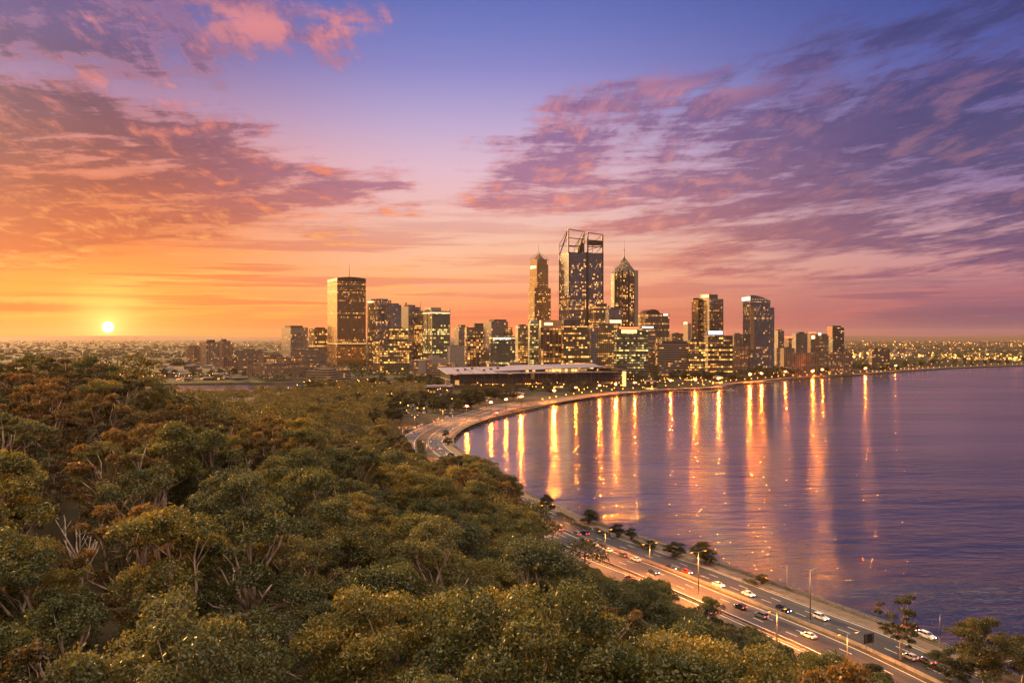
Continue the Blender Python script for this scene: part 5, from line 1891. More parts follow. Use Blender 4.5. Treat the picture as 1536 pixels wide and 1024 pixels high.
# ---- woods too far or too many to count: one object each
def wood(name, pts, label, leafm, per=26, size=1.1, hr=(8, 13), rr=(3.5, 6), sep=0):
    if sep:
        kp = []
        grid_ = {}
        for p in pts:
            c0 = (int(p[0] // sep), int(p[1] // sep))
            if any(math.hypot(p[0] - q[0], p[1] - q[1]) < sep for i in (-1, 0, 1) for j in (-1, 0, 1) for q in grid_.get((c0[0] + i, c0[1] + j), ())):
                continue
            grid_.setdefault(c0, []).append(p)
            kp.append(p)
        pts = kp
    Vs, Qs, Ts = [], [], []
    off = 0
    gg = np.random.default_rng(99)
    for x, y in pts:
        h, r_ = gg.uniform(*hr), gg.uniform(*rr)
        z = gz(x, y)
        k = 7
        cl = [(x, y, z + h * .82, r_ * .5)]
        for q in range(k - 1):
            a_ = 2.4 * q + gg.random()
            cl.append((x + cos(a_) * r_ * .55, y + sin(a_) * r_ * .55, z + h * gg.uniform(.5, .78), r_ * gg.uniform(.32, .52)))
        V, Q, T = make_crown(gg, cl, per, size, lw=.8)
        Vs.append(V); Qs.append(Q + off); Ts.append(T); off += len(V)
        # short trunk as two crossed tapering quads with thickness
        tr = np.array([[x - .25, y, z - 1], [x + .25, y, z - 1], [x + .15, y, z + h * .7], [x - .15, y, z + h * .7], [x, y - .25, z - 1], [x, y + .25, z - 1], [x, y + .15, z + h * .7], [x, y - .15, z + h * .7]])
        Vs.append(tr); Qs.append(np.arange(8).reshape(2, 4) + off); Ts.append(np.tile([.2, .2, 0, 1], (8, 1))); off += 8
    o_ = crown_obj(name, np.concatenate(Vs), np.concatenate(Qs), np.concatenate(Ts), leafm)
    tag(o_, label, 'woodland', None, 'stuff')
    return o_


g = np.random.default_rng(55)
for _ in range(3000):
    d = 470 + 620 * g.random() ** .8
    xp = g.uniform(-40, 640)
    x, y = atd(xp, d)
    if wet(x, y) or line_dist(x, y, A_INLET) < 9 or near_road(x, y) < 16 or (x < -60 and d < 540):
        continue
    if 575 < xp and 560 < d < 900:      # car park
        continue
    if math.sin(x / 60.) + math.sin(y / 45. + x / 90.) > 1.25 and d > 640:
        continue
    if xp > 380 or topx(x, y, gz(x, y) + 12)[1] > 583:
        rest.append((x, y))
far_leaf = leaf_mat('shaded_gum_leaf', [(0.024, 0.029, 0.012), (0.05, 0.052, 0.018), (0.095, 0.082, 0.024), (0.17, 0.115, 0.028)])
wood('bush_foliage', rest, 'mass of gum trees on the far side of the slope', far_leaf, 150, .55, (9, 17), (5.0, 8.8), sep=10.5)
# scattered canopy of the plain
pts = []
g = np.random.default_rng(8)
for _ in range(5200):
    y = 1150 * math.exp(g.uniform(0, 1.95))
    x = g.uniform(-.66, .66) * y
    if x > 0 and y < 2000 and x < y * .26 and y > 1150 and x > -300:
        continue
    pts.append((x, y))
P_ = np.array(pts)
n1_ = np.sin(P_[:, 0] / 310 + 1) + np.sin(P_[:, 1] / 260 + P_[:, 0] / 500) + np.sin(P_[:, 0] / 130 - P_[:, 1] / 170)
okp = (~inside(P_[:, 0], P_[:, 1], RIVER)) & (~inside(P_[:, 0], P_[:, 1], INLET)) & (seg_dist(P_[:, 0], P_[:, 1], SHORE) > 22) & (seg_dist(P_[:, 0], P_[:, 1], INLET + [INLET[0]]) > 16) & (n1_ > -.6)
wood('suburb_treeline', [tuple(q) for q in P_[okp]], 'scattered dark tree canopy across the distant suburbs', dark_leaf, 9, 3.0, (8, 14), (6, 13))
pts = []
for _ in range(700):
    xp = g.uniform(640, 1560); 
    x, y = px(xp, g.uniform(546, 556), 3)[:2] if xp > 1180 else px(xp, g.uniform(556, 572), 3)[:2]
    if xp < 900: continue
    pts.append((x, y))
P_ = np.array(pts)
okp = (~inside(P_[:, 0], P_[:, 1], RIVER)) & (seg_dist(P_[:, 0], P_[:, 1], SHORE) > 45)
wood('parkland_treeline', [tuple(q) for q in P_[okp]], 'dark tree belt behind the right waterfront', dark_leaf, 14, 1.5, (9, 14), (5, 8))
# undergrowth on the slope
pts = []
for _ in range(2600):
    y = g.uniform(40, 420); x = g.uniform(-.66, .5) * y
    pts.append((x, y))
P_ = np.array(pts)
rd = np.minimum(np.minimum(seg_dist(P_[:, 0], P_[:, 1], RAMP), seg_dist(P_[:, 0], P_[:, 1], INN)), seg_dist(P_[:, 0], P_[:, 1], OUT))
ix = np.interp(P_[:, 1], [p[1] for p in RAMP] + [p[1] for p in INN if p[1] > 310], [p[0] for p in RAMP] + [p[0] for p in INN if p[1] > 310])
okp = (P_[:, 0] < ix) & (rd > 5.5)
wood('undergrowth', [tuple(q) for q in P_[okp]], 'low scrub between the gum trees', gum_leaf, 34, .26, (1.2, 3.0), (1.6, 3))
# hedge strips by the river path
def hedge(x0, y0, x1, y1, label, w=1.2, h=1.5):
    a, b_ = Vector(px(x0, y0, 2.5)), Vector(px(x1, y1, 2.5))
    n_ = int((b_ - a).length / 1.0) + 2
    cl = [tuple(a.lerp(b_, i / (n_ - 1)) + Vector((random.uniform(-.4, .4), random.uniform(-.4, .4), h * .55 + random.uniform(-.2, .3)))) + (w,) for i in range(n_)]
    V, Q, T = make_crown(np.random.default_rng(int(x0)), cl, 120, .28, lw=.6)
    o_ = crown_obj('hedge', V, Q, T, dark_leaf); tag(o_, label, 'hedge')


hedge(838, 776, 860, 787, 'dark clipped hedge at the top of the river path', 1.6, 2)
hedge(862, 790, 884, 797, 'low dark hedge running on to the wide tree', 1.2, 1.4)
hedge(893, 797, 912, 806, 'low hedge by the parked vans on the river path', 1.1, 1.2)
hedge(952, 815, 975, 826, 'thin scrub along the railing above the small round tree', .9, 1.0)
hedge(1120, 874, 1136, 880, 'low bush at the foot of the lone railing tree', .9, 1.2)
hedge(629, 664, 634, 690, 'planted green strip between the two curving roads', 2.2, 1.6)
hedge(634, 690, 652, 704, 'lower planted strip between the two curving roads', 1.8, 1.2)

# weeds and tufts along the verge and the foot of the river railing
pts = []
g = np.random.default_rng(64)
for off, dens in ((10.75, .9), (11.5, .5), (5.85, .25), (-6.4, .12)):
    ln = offset([p for p in OUT if 60 < p[1] < 560], off)
    for a, b_ in zip(ln[:-1], ln[1:]):
        L_ = math.hypot(b_[0] - a[0], b_[1] - a[1])
        for _ in range(int(L_ * dens * 2)):
            if math.sin(a[1] / 9.) + math.sin(a[0] / 5. + off) < g.uniform(-1.6, 1.6):
                continue
            f_ = g.random()
            pts.append((a[0] + (b_[0] - a[0]) * f_ + g.normal() * .2, a[1] + (b_[1] - a[1]) * f_))
cl = [(x, y, 2.62 + g.uniform(0, .15), g.uniform(.18, .55)) for x, y in pts]
V, Q, T = make_crown(g, cl, 16, .2, lw=.5)
o = crown_obj('verge_weeds', V, Q, T, gum_leaf)
tag(o, 'weeds and tufts along the freeway verge and river railing', 'weeds', None, 'stuff')

# ---------------------------------------------------------------- street lamps
lamp_glow = glow_mat("sodium_lamp_light", (1.0, 0.26, 0.02), 12.0)
lamp_glow2 = glow_mat("warm_lamp_light", (1.0, 0.40, 0.07), 8.0)
lamp_glow.cycles.emission_sampling = 'NONE'
lamp_glow2.cycles.emission_sampling = 'NONE'
lamp_off = mat("lamp_glass", (0.5, 0.42, 0.34), 0.3)


def road_dir(x, y, line):
    L = np.array(line)
    i = int(np.argmin(np.hypot(L[:, 0] - x, L[:, 1] - y)))
    a, b_ = L[max(i - 1, 0)], L[min(i + 1, len(L) - 1)]
    return math.atan2(b_[1] - a[1], b_[0] - a[0])


def freeway_lamp(xp, yb, yt, label, arms=2, lit=True, watts=2600, r=.11):
    x, y, z = px(xp, yb, 2.6)
    hgt = H - (yt - HY) / F * y - z
    root = empty('street_lamp', (x, y, z), road_dir(x, y, OUT) , label=label, cat='street lamp', group='lamp posts along the freeway')
    mb = MB(); mb.tube([(0, 0, -.3), (0, 0, hgt * .5), (0, 0, hgt)], [r * 1.5, r * 1.15, r * .8], 8); mb.build('pole', galv, root, smooth=True)
    mb = MB(); mb.tube([(0, 0, -.3), (0, 0, .35)], [r * 2.6, r * 2.2], 8); mb.build('base', concrete, root)
    for k in range(arms):
        sgn = 1 if k == 0 else -1
        mb = MB(); mb.tube([(0, 0, hgt - .35), (0, sgn * 1.0, hgt), (0, sgn * 1.9, hgt + .1)], r * .55, 6)
        arm = mb.build('arm', galv, root)
        mb = MB(); mb.box(-.19, .19, min(sgn * 1.8, sgn * 2.6), max(sgn * 1.8, sgn * 2.6), hgt + .02, hgt + .16)
        mb.build('lamp_head', dark_metal, arm)
        mb = MB(); mb.box(-.15, .15, min(sgn * 1.9, sgn * 2.5), max(sgn * 1.9, sgn * 2.5), hgt - .04, hgt + .015)
        mb.build('lamp_glass', lamp_glow if lit else lamp_off, arm)
        if lit:
            ld = bpy.data.lights.new('lamp_light', 'SPOT')
            ld.energy = watts * (3.4 if y < 400 else 2.2); ld.color = (1.0, 0.31, 0.055); ld.spot_size = R(150); ld.spot_blend = .6; ld.shadow_soft_size = .25
            lo = bpy.data.objects.new('lamp_light', ld); COL.objects.link(lo); lo.parent = arm
            lo.location = (0, sgn * 2.2, hgt - .12)
    return root


freeway_lamp(821, 788, 757, 'freeway lamp post beside the small tree at the top of the straight')
freeway_lamp(908, 837, 795, 'freeway lamp post left of the close pair of path trees')
freeway_lamp(1048, 890, 827, 'brightly lit double-headed freeway lamp post left of the widest path tree', watts=6000)
freeway_lamp(1216, 932, 854, 'tall unlit freeway lamp post standing in the central reserve', lit=False)
freeway_lamp(1181, 888, 848, 'thin lamp post standing at the river railing', arms=1, lit=False, r=.07)
freeway_lamp(1411, 958, 922, 'thin lamp post by the river behind the large corner tree', arms=1, lit=False, r=.07)
freeway_lamp(1166, 972, 915, 'lamp post hidden by the roadside trees at lower right', watts=3500)
freeway_lamp(1272, 1008, 950, 'lamp post among the trees at the bottom of the freeway', watts=2500)
freeway_lamp(975, 868, 815, 'lamp post rising behind the tall gum beside the ramp', watts=5000, r=.05)
for i, (xp, yb, yt) in enumerate(((604, 664, 641), (640, 690, 662), (663, 650, 626), (664, 634, 614), (700, 628, 610), (622, 642, 622), (730, 612, 596), (776, 606, 590))):
    freeway_lamp(xp, yb, yt, ['lamp post at the outer edge of the left curving road', 'lamp post on the planted strip between the curving roads', 'lamp post between the two curving roads at the bend', 'lamp post inside the top of the bend',
                              'lamp post where the curving roads run together', 'lamp post by the parked cars left of the bend', 'lamp post near the fig tree beside the road', 'lamp post right of the pink kiosk'][i], watts=3200, r=.13)

mb = MB()
mb.tube([(0, 0, -1), (0, 0, 5.2)], [.11, .07], 5); mb.ball((0, 0, 5.5), .42, 1, 6, 4)
slamp = mb.build('promenade_lamp', [dark_metal, lamp_glow], None)
mb = MB()
mb.tube([(0, 0, -1), (0, 0, 7.4)], [.12, .08], 5); mb.ball((0, 0, 7.7), .36, 1, 6, 4)
wlamp = mb.build('park_lamp', [dark_metal, lamp_glow2], None)
floods = []
for nm, pw in (("near_flood_light", 1900.0), ("mid_flood_light", 5600.0), ("far_flood_light", 15000.0), ("outer_flood_light", 20000.0)):
    mb = MB()
    mb.tube([(0, 0, -1), (0, 0, 11.4)], [.2, .12], 6); mb.box(-1.0, 1.0, -.25, .25, 11.3, 11.9, 0); mb.box(-.9, .9, -.34, -.26, 11.4, 11.8, 1)
    fo = mb.build('flood_lamp', [dark_metal, glow_mat(nm, (1.0, 0.20, 0.012), pw)], None)
    floods.append(fo)
first = {}


def lampcopy(src, x, y, label, group, cat='street lamp', z=None):
    k = src.data.name
    o_ = src if k not in first else src.copy()
    if k in first:
        COL.objects.link(o_)
    first[k] = 1
    o_.location = (x, y, gz(x, y) if z is None else z)
    tag(o_, label, cat, group)
    return o_


g = np.random.default_rng(41)
# promenade lamps at even steps along the far shore
far_line = [p for p in SHORE if p[1] > 850 and p[0] < 1420]
pr = offset(far_line, -5.5)
acc = 0
for i in range(1, len(pr)):
    acc += math.hypot(pr[i][0] - pr[i - 1][0], pr[i][1] - pr[i - 1][1])
    if acc > 21:
        acc = 0
        lampcopy(slamp, pr[i][0], pr[i][1], 'small orange lamp on the promenade at the far shore', 'orange lamps along the far promenade')
for xp, off, pw in ((702, -14, 0), (737, -8, 0), (760, -8, 0), (784, -8, 1), (833, -8, 2), (866, -8, 0), (903, -8, 1), (927, -8, 2), (951, -10, 1), (1003, -8, 1), (1046, -9, 2), (1077, -8, 2), (1126, -8, 3), (1141, -8, 2), (1178, -8, 1), (1217, -8, 3), (1236, -8, 1),
                (1297, -8, 1), (1343, -8, 0)):
    L = offset(SHORE, off)
    best = min((p for p in L if p[1] > 600), key=lambda p: abs(768 + p[0] / p[1] * F - xp))
    o_ = lampcopy(floods[pw], best[0], best[1], 'floodlight mast throwing a long orange reflection on the water', 'floodlight masts along the far shore', 'floodlight')
    o_.rotation_euler[2] = -math.atan2(best[0], best[1])
# lamps in the parks and streets
LZ = [((690, 940), (1010, 1180), 46, 'small lamp among the trees below the exhibition centre'), ((900, 1100), (1130, 1330), 60, 'small lamp in the plaza behind the jetty'), ((1090, 1250), (1440, 1560), 46, 'small lamp in the park before the right-end towers'),
      ((1240, 1420), (1680, 2000), 40, 'small lamp in the trees right of the red-sided tower'), ((560, 690), (700, 1180), 40, 'small lamp around the car park and the sheds'), ((380, 560), (950, 1300), 34, 'small lamp in the park below the bronze tower'),
      ((180, 400), (1330, 1420), 24, 'small lamp on the far bank of the inlet'), ((1380, 1540), (2050, 2400), 18, 'small lamp by the far right shore')]
for (xa, xb), (da, db), n_, words_ in LZ:
    for _ in range(n_):
        for _t in range(20):
            x, y = atd(g.uniform(xa, xb), g.uniform(da, db))
            if wet(x, y) or near_road(x, y) < 7:
                continue
            lampcopy(wlamp if g.random() < .45 else slamp, x, y, words_, words_.replace('lamp', 'lamps', 1))
            break

# the red beacon at the shore
x, y, z = px(745, 624, 2.5)
mb = MB(); mb.tube([(0, 0, -1), (0, 0, 2.6)], .12, 6); mb.box(-.9, .9, -.3, .3, 2.6, 3.3, 0); mb.ball((-.5, -.35, 2.95), .34, 1); mb.ball((.5, -.35, 2.95), .34, 1)
o_ = mb.build('navigation_beacon', [dark_metal, glow_mat('red_beacon_light', (1, .03, .02), 60)]); o_.location = (x, y, z)
tag(o_, 'red lit beacon at the water edge below the fig tree', 'beacon')

# ---------------------------------------------------------------- cars
glass_car = mat("car_glass", (0.015, 0.015, 0.02), 0.08, 0.0, spec=.8)
tyre = mat("tyre_rubber", (0.02, 0.02, 0.02), 0.8)
rim = mat("wheel_rim", (0.35, 0.33, 0.32), 0.3, 0.8)
tail_l = glow_mat("tail_light", (1.0, 0.05, 0.02), 9.0)
head_l = glow_mat("head_light", (1.0, 0.85, 0.6), 14.0)
paints = {'white': mat("white_car_paint", (0.78, 0.74, 0.70), 0.25), 'silver': mat("silver_car_paint", (0.36, 0.36, 0.38), 0.25, .6), 'dark': mat("black_car_paint", (0.02, 0.02, 0.025), 0.2), 'blue': mat("navy_car_paint", (0.03, 0.04, 0.08), 0.2, .3),
          'red': mat("red_lit_car_paint", (0.45, 0.06, 0.02), 0.25), 'grey': mat("grey_car_paint", (0.14, 0.13, 0.13), 0.25, .4)}


def car_proto(kind):
    """forward is +y"""
    root = empty(kind, (0, 0, -400))
    P = {'sedan': dict(side=[(-2.25, .32), (2.25, .32), (2.28, .62), (2.1, .80), (1.15, .96), (-1.55, .99), (-2.2, .95), (-2.3, .7)], g0=(-1.75, 1.2), g1=(-1.05, .25), zb=.95, zt=1.43),
         'hatchback': dict(side=[(-2.0, .32), (2.05, .32), (2.1, .62), (1.9, .82), (1.1, .98), (-1.7, 1.02), (-2.02, .98), (-2.06, .7)], g0=(-2.0, 1.15), g1=(-1.55, .25), zb=.98, zt=1.48),
         'wagon': dict(side=[(-2.35, .38), (2.3, .38), (2.36, .72), (2.2, .95), (1.2, 1.12), (-2.0, 1.12), (-2.34, 1.08), (-2.4, .7)], g0=(-2.3, 1.15), g1=(-2.05, .35), zb=1.10, zt=1.70),
         'pickup': dict(side=[(-2.6, .42), (2.5, .42), (2.56, .78), (2.4, 1.0), (1.4, 1.12), (-2.5, 1.12), (-2.6, 1.05)], g0=(-.75, 1.35), g1=(-.45, .6), zb=1.10, zt=1.72)}[kind]
    w = .88 if kind in ('sedan', 'hatchback') else .94
    side = P['side']
    mb = MB()
    n = len(side)
    for sg in (-1, 1):
        ring_ = [(sg * (w if z_ < .9 else w * .95), y_, z_) for y_, z_ in side]
        mb.face(ring_ if sg > 0 else ring_[::-1])
    for i in range(n):
        a, b_ = side[i], side[(i + 1) % n]
        wa, wb_ = (w if a[1] < .9 else w * .95), (w if b_[1] < .9 else w * .95)
        mb.face([(wa, a[0], a[1]), (-wa, a[0], a[1]), (-wb_, b_[0], b_[1]), (wb_, b_[0], b_[1])])
    # wheel arches as dark insets, roof panel and pillars in body colour
    (ya, yb), (yc, yd), zb, zt = P['g0'], P['g1'], P['zb'], P['zt']
    mb.prism([(-w * .74, yc), (w * .74, yc), (w * .74, yd), (-w * .74, yd)], zt - .03, zt + .03, bottom=True)
    for sx in (-1, 1):
        for (y0_, y1_) in ((ya, yc), (yb, yd), ((ya + yb) / 2, (yc + yd) / 2)):
            mb.tube([(sx * w * .91, y0_, zb), (sx * w * .74, y1_, zt)], .05, 4)
        mb.box(sx * w - .02 if sx > 0 else -w - .14, w + .14 if sx > 0 else -w + .02, .72, .90, zb - .08, zb + .08)
    if kind == 'pickup':
        mb.box(-w * .9, -w * .8, -2.5, -.8, 1.1, 1.35); mb.box(w * .8, w * .9, -2.5, -.8, 1.1, 1.35); mb.box(-w * .9, w * .9, -2.55, -2.45, 1.1, 1.35)
    body = mb.build('body', paints['white'], root)
    body.material_slots[0].link = 'OBJECT'
    body.material_slots[0].material = paints['white']
    mb = MB()
    mb.prism([(-w * .90, ya), (w * .90, ya), (w * .90, yb), (-w * .90, yb)], zb - .02, zt - .03, top=[(-w * .73, yc), (w * .73, yc), (w * .73, yd), (-w * .73, yd)])
    mb.build('window', glass_car, root)
    for sx in (-1, 1):
        for yy in (-1.35, 1.4):
            mb = MB(); mb.tube([(sx * (w - .17), yy, .33), (sx * (w + .02), yy, .33)], .33, 12); wh = mb.build('wheel', tyre, root)
            mb = MB(); mb.tube([(sx * (w + .02), yy, .33), (sx * (w + .035), yy, .33)], .20, 10); mb.build('rim', rim, wh)
        mb = MB(); yb_ = min(p[0] for p in side); mb.box(min(sx * .52, sx * .8), max(sx * .52, sx * .8), yb_ - .02, yb_ + .1, .72, .88); mb.build('taillight', tail_l, root)
        mb = MB(); yf_ = max(p[0] for p in side); mb.box(min(sx * .5, sx * .78), max(sx * .5, sx * .78), yf_ - .14, yf_ + .0, .62, .76); mb.build('headlight', head_l, root)
    return root


CARP = {k: car_proto(k) for k in ('sedan', 'hatchback', 'wagon', 'pickup')}
cused = set()


def car(kind, paint_, xp, yp, label, line='OUT', group='cars driving on the freeway', back=False):
    x, y, _ = px(xp, yp, 2.55 + .6)
    ln = {'OUT': OUT, 'INN': INN, 'RAMP': RAMP}[line]
    a = road_dir(x, y, ln) - pi / 2 + (pi if back else 0)
    if kind in cused:
        o_ = copy_tree(CARP[kind])
    else:
        o_ = CARP[kind]; cused.add(kind)
    o_.name = kind
    o_.location = (x, y, ZR + .01)
    o_.rotation_euler = (0, 0, a)
    o_.scale = (.8, .8, .8)
    for c_ in o_.children:
        if c_.name.startswith('body'):
            c_.material_slots[0].link = 'OBJECT'
            c_.material_slots[0].material = paints[paint_]
    tag(o_, label, 'car', group)


car('hatchback', 'white', 839, 793, 'small white car nearest the top of the straight freeway', 'INN')
car('sedan', 'dark', 865, 800, 'dark car leading the bunch of cars at the top of the straight', 'INN')
car('wagon', 'blue', 877, 799, 'navy wagon in the outer lane beside the bunch of cars', 'OUT')
car('sedan', 'grey', 876, 809, 'grey car at the lower left of the bunch of cars', 'INN')
car('sedan', 'white', 891, 816, 'pale car just below the bunch of cars', 'INN')
car('sedan', 'white', 912, 824, 'white sedan beside the second lamp post', 'INN')
car('hatchback', 'grey', 935, 832, 'faint grey car above the bright white sedan', 'INN')
car('sedan', 'white', 954, 838, 'bright white sedan in the middle of the straight', 'INN')
car('sedan', 'blue', 981, 857, 'navy sedan beside the roadside trees above the lit lamp post', 'INN', back=True)
car('sedan', 'dark', 1006, 851, 'black sedan just ahead of the red car', 'OUT', back=True)
car('hatchback', 'red', 1031, 857, 'orange-red car just left of the brightly lit lamp post', 'OUT', back=True)
car('sedan', 'white', 1078, 876, 'white sedan right of the brightly lit lamp post', 'OUT', back=True)
car('sedan', 'white', 1123, 890, 'white sedan under the lone little railing tree', 'OUT', back=True)
car('hatchback', 'dark', 1111, 909, 'dark small car at the median below the white sedans', 'INN')
car('wagon', 'silver', 1142, 922, 'silver wagon left of the black pickup', 'INN')
car('pickup', 'dark', 1176, 913, 'black pickup beside the central reserve', 'OUT', back=True)
car('wagon', 'white', 1232, 925, 'white wagon right of the tall unlit lamp post', 'OUT', back=True)
car('sedan', 'white', 1214, 952, 'white sedan nearest the viewer in the inner lanes', 'INN')
car('wagon', 'white', 1064, 916, 'white wagon on the ramp beside the roadside trees', 'RAMP', 'cars on the ramp')
car('sedan', 'red', 946, 866, 'red-lit pale car half hidden by trees on the ramp', 'RAMP', 'cars on the ramp')  # pale car; the red light on it is put into its paint
car('sedan', 'white', 896, 866, 'white car seen through the trees left of the ramp', 'RAMP', 'cars on the ramp')
car('sedan', 'silver', 1391, 990, 'silver car behind the tall open tree at lower right', 'INN')
car('hatchback', 'white', 1366, 984, 'white hatchback glimpsed under the tall open tree', 'INN')
car('wagon', 'white', 1392, 953, 'white van-like wagon on the river side by the corner tree', 'OUT', back=True)
car('sedan', 'red', 1367, 941, 'red and white lit car behind the tall open tree crown', 'OUT', back=True)
bend = [(607, 657, 'INN', 'dark'), (616, 669, 'INN', 'dark'), (617, 649, 'INN', 'white'), (622, 678, 'INN', 'white'), (671, 681, 'OUT', 'white'), (660, 673, 'OUT', 'white'), (648, 672, 'OUT', 'grey'), (634, 686, 'INN', 'silver'), (640, 640, 'INN', 'grey'),
        (680, 643, 'OUT', 'white'), (697, 630, 'INN', 'white'), (655, 633, 'INN', 'red'), (741, 620, 'OUT', 'white'), (790, 606, 'OUT', 'white'), (826, 600, 'OUT', 'grey'), (720, 629, 'OUT', 'red'), (664, 662, 'OUT', 'dark'), (610, 676, 'INN', 'silver')]
bl = ['dark car at the widest point of the left curving road', 'dark car low on the left curving road', 'white car by the parking at the left bend', 'white car at the lower end of the left curving road', 'white car at the lower end of the right curving road',
      'white car in the middle of the right curving road', 'grey car at the left edge of the right curving road', 'silver car by the lower planted strip', 'grey car climbing the top of the left bend', 'white car rounding the inner bend by the shore',
      'white car where the two curving roads meet', 'red car on the left road above the strip', 'white car near the red shore beacon', 'white car on the road right of the kiosk', 'grey car farthest along the shore road', 'red car just above the inner bend',
      'dark car on the right road near the little bend trees', 'silver car hidden at the wood edge of the left curving road']
for (xp, yp, ln, pc), lab in zip(bend, bl):
    car('sedan' if xp % 2 else 'hatchback', pc, xp, yp, lab, ln, 'cars on the curving road')
# parked cars beside the bend and in the car park
pk = []
L1 = offset(INN, -8.2)
acc = 0
for i in range(1, len(L1)):
    acc += math.hypot(L1[i][0] - L1[i - 1][0], L1[i][1] - L1[i - 1][1])
    if 470 < L1[i][1] < 860 and acc > 7 and L1[i][1] < 800:
        pk.append((L1[i][0], L1[i][1], math.atan2(L1[i][1] - L1[i - 1][1], L1[i][0] - L1[i - 1][0]) - pi / 2)); acc = 0
for j in range(5):
    for i in range(9):
        x, y = atd(612 + i * 8 + j * 2, 765 + j * 24)
        if near_road(x, y) > 9:
            pk.append((x, y, .35))
rp = random.Random(4)


def joined(root, name):
    mb = MB()
    ms = []
    for c_ in [root] + list(root.children_recursive):
        if c_.type != 'MESH':
            continue
        for p_ in c_.data.polygons:
            m_ = (c_.material_slots[p_.material_index].material)
            m_ = rim if m_ in (tail_l, head_l) else m_
            if m_ not in ms:
                ms.append(m_)
            mb.face([tuple(c_.data.vertices[i].co) for i in p_.vertices], ms.index(m_))
    o_ = mb.build(name, ms)
    o_.location = (0, 0, -400)
    return o_


pcs = [joined(CARP[k], 'parked_car') for k in ('sedan', 'hatchback', 'wagon')]
pused = set()
for x, y, a in pk:
    if rp.random() < .25:
        continue
    k = rp.randrange(3)
    o_ = pcs[k].copy() if k in pused else pcs[k]
    if k in pused:
        COL.objects.link(o_)
    pused.add(k)
    o_.location = (x, y, gz(x, y) + .03); o_.rotation_euler = (0, 0, a)
    pc = rp.choice(['white', 'silver', 'grey', 'dark', 'white'])
    o_.material_slots[0].link = 'OBJECT'
    o_.material_slots[0].material = paints[pc]
    tag(o_, 'tiny parked car in the rows left of the bend', 'car', 'cars parked left of the bend')
# ---------------------------------------------------------------- barriers, railing, sign
def piece(name, label, cat, mb, m_):
    return tag(mb.build(name, m_), label, cat)


MED = offset([p for p in OUT if p[1] < 345], -5.95)
mb = MB(); raised(mb, MED, -.12, .12, 2.5, 3.25); piece('median_barrier', 'low concrete barrier between the two freeway carriageways', 'barrier', mb, pale_conc)
SEP = offset([p for p in INN if p[1] < 330], -6.0)
mb = MB(); raised(mb, SEP, -.06, .06, 2.95, 3.2)
for i, p in enumerate(SEP):
    mb.box(p[0] - .06, p[0] + .06, p[1] - .06, p[1] + .06, 2.3, 3.1)
piece('guard_rail', 'steel guard rail along the inner carriageway verge', 'guard rail', mb, galv)
RL = smooth_line(offset([p for p in OUT if 60 < p[1] < 345], 10.4), 3.4)
# thin evenly
rl2 = [RL[0]]
for p in RL:
    if math.hypot(p[0] - rl2[-1][0], p[1] - rl2[-1][1]) > 3.2:
        rl2.append(p)
RL = rl2
root = empty('river_railing', (RL[0][0], RL[0][1], 2.5), 0, label='pale steel railing between the river path and the water', cat='railing')
for i, p in enumerate(RL[:98]):
    mb = MB(); mb.box(p[0] - .06, p[0] + .06, p[1] - .06, p[1] + .06, 2.2, 3.75); mb.build('post', galv, root, origin=root.location)
mb = MB()
for zz_ in (2.75, 3.2, 3.66):
    for a, b_ in zip(RL[:-1], RL[1:]):
        mb.tube([(a[0], a[1], zz_), (b_[0], b_[1], zz_)], .045, 4, cap=False)
mb.build('rail', galv, root, origin=root.location)
x, y, _ = px(1304, 975, 2.6)
root = empty('road_sign', (x, y, 2.6), road_dir(x, y, OUT) - pi / 2 + pi, label='dark back of a freeway sign panel at lower right', cat='road sign')
mb = MB(); mb.box(-1.35, 1.35, -.06, .06, 1.5, 3.5); mb.build('panel', dark_metal, root)
for sx in (-1, 1):
    mb = MB(); mb.box(sx * .9 - .07, sx * .9 + .07, .06, .2, -.4, 3.4); mb.build('post', galv, root)
# people far along the path are only a few pixels: bollards and lights instead are seen as dots
# ---------------------------------------------------------------- jetties, boats
deck = mat("jetty_deck", (0.10, 0.07, 0.055), 0.8, noise=.3, nscale=.5)


def jetty(pts, w, label, z=1.6):
    ln = smooth_line(pts, 6)
    root = empty('jetty', (ln[0][0], ln[0][1], 0), 0, label=label, cat='jetty')
    mb = MB(); raised(mb, ln, -w / 2, w / 2, z - .5, z); mb.build('deck', deck, root, origin=root.location)
    for i, p in enumerate(ln[::3]):
        mb = MB(); mb.tube([(p[0], p[1], -2.5), (p[0], p[1], z + .8)], .2, 6); mb.build('pile', steel_dark, root, origin=root.location)


jetty([px(958, 584, 1.6)[:2], px(1000, 585.5, 1.6)[:2], px(1050, 586.5, 1.6)[:2], px(1088, 584, 1.6)[:2]], 7, 'long thin dark jetty lying in front of the glowing plaza')
jetty([px(1062, 578, 1.6)[:2], px(1120, 575, 1.6)[:2], px(1180, 571, 1.6)[:2]], 5, 'thin dark jetty on the shore below the twin right towers')
jetty([px(285, 583.5, 1.6)[:2], px(330, 585, 1.6)[:2], px(372, 583, 1.6)[:2]], 5, 'jetty along the far side of the inlet')
mb = MB()
for k in range(6):
    t0 = k / 6
hull = MB()
hull.prism([(-1.3, -4), (1.3, -4), (1.4, 1.5), (0, 5), (-1.4, 1.5)], -.3, 1.1, top=[(-1.5, -4.1), (1.5, -4.1), (1.7, 1.6), (0, 5.8), (-1.7, 1.6)])
boat0 = empty('motor_boat', (0, 0, -300))
hull.build('hull', paints['white'], boat0)
mb = MB(); mb.prism([(-1.1, -2.4), (1.1, -2.4), (1.1, 1.6), (-1.1, 1.6)], 1.1, 2.3, top=[(-.95, -2.2), (.95, -2.2), (.9, .8), (-.9, .8)]); mb.build('cabin', glass_car, boat0)
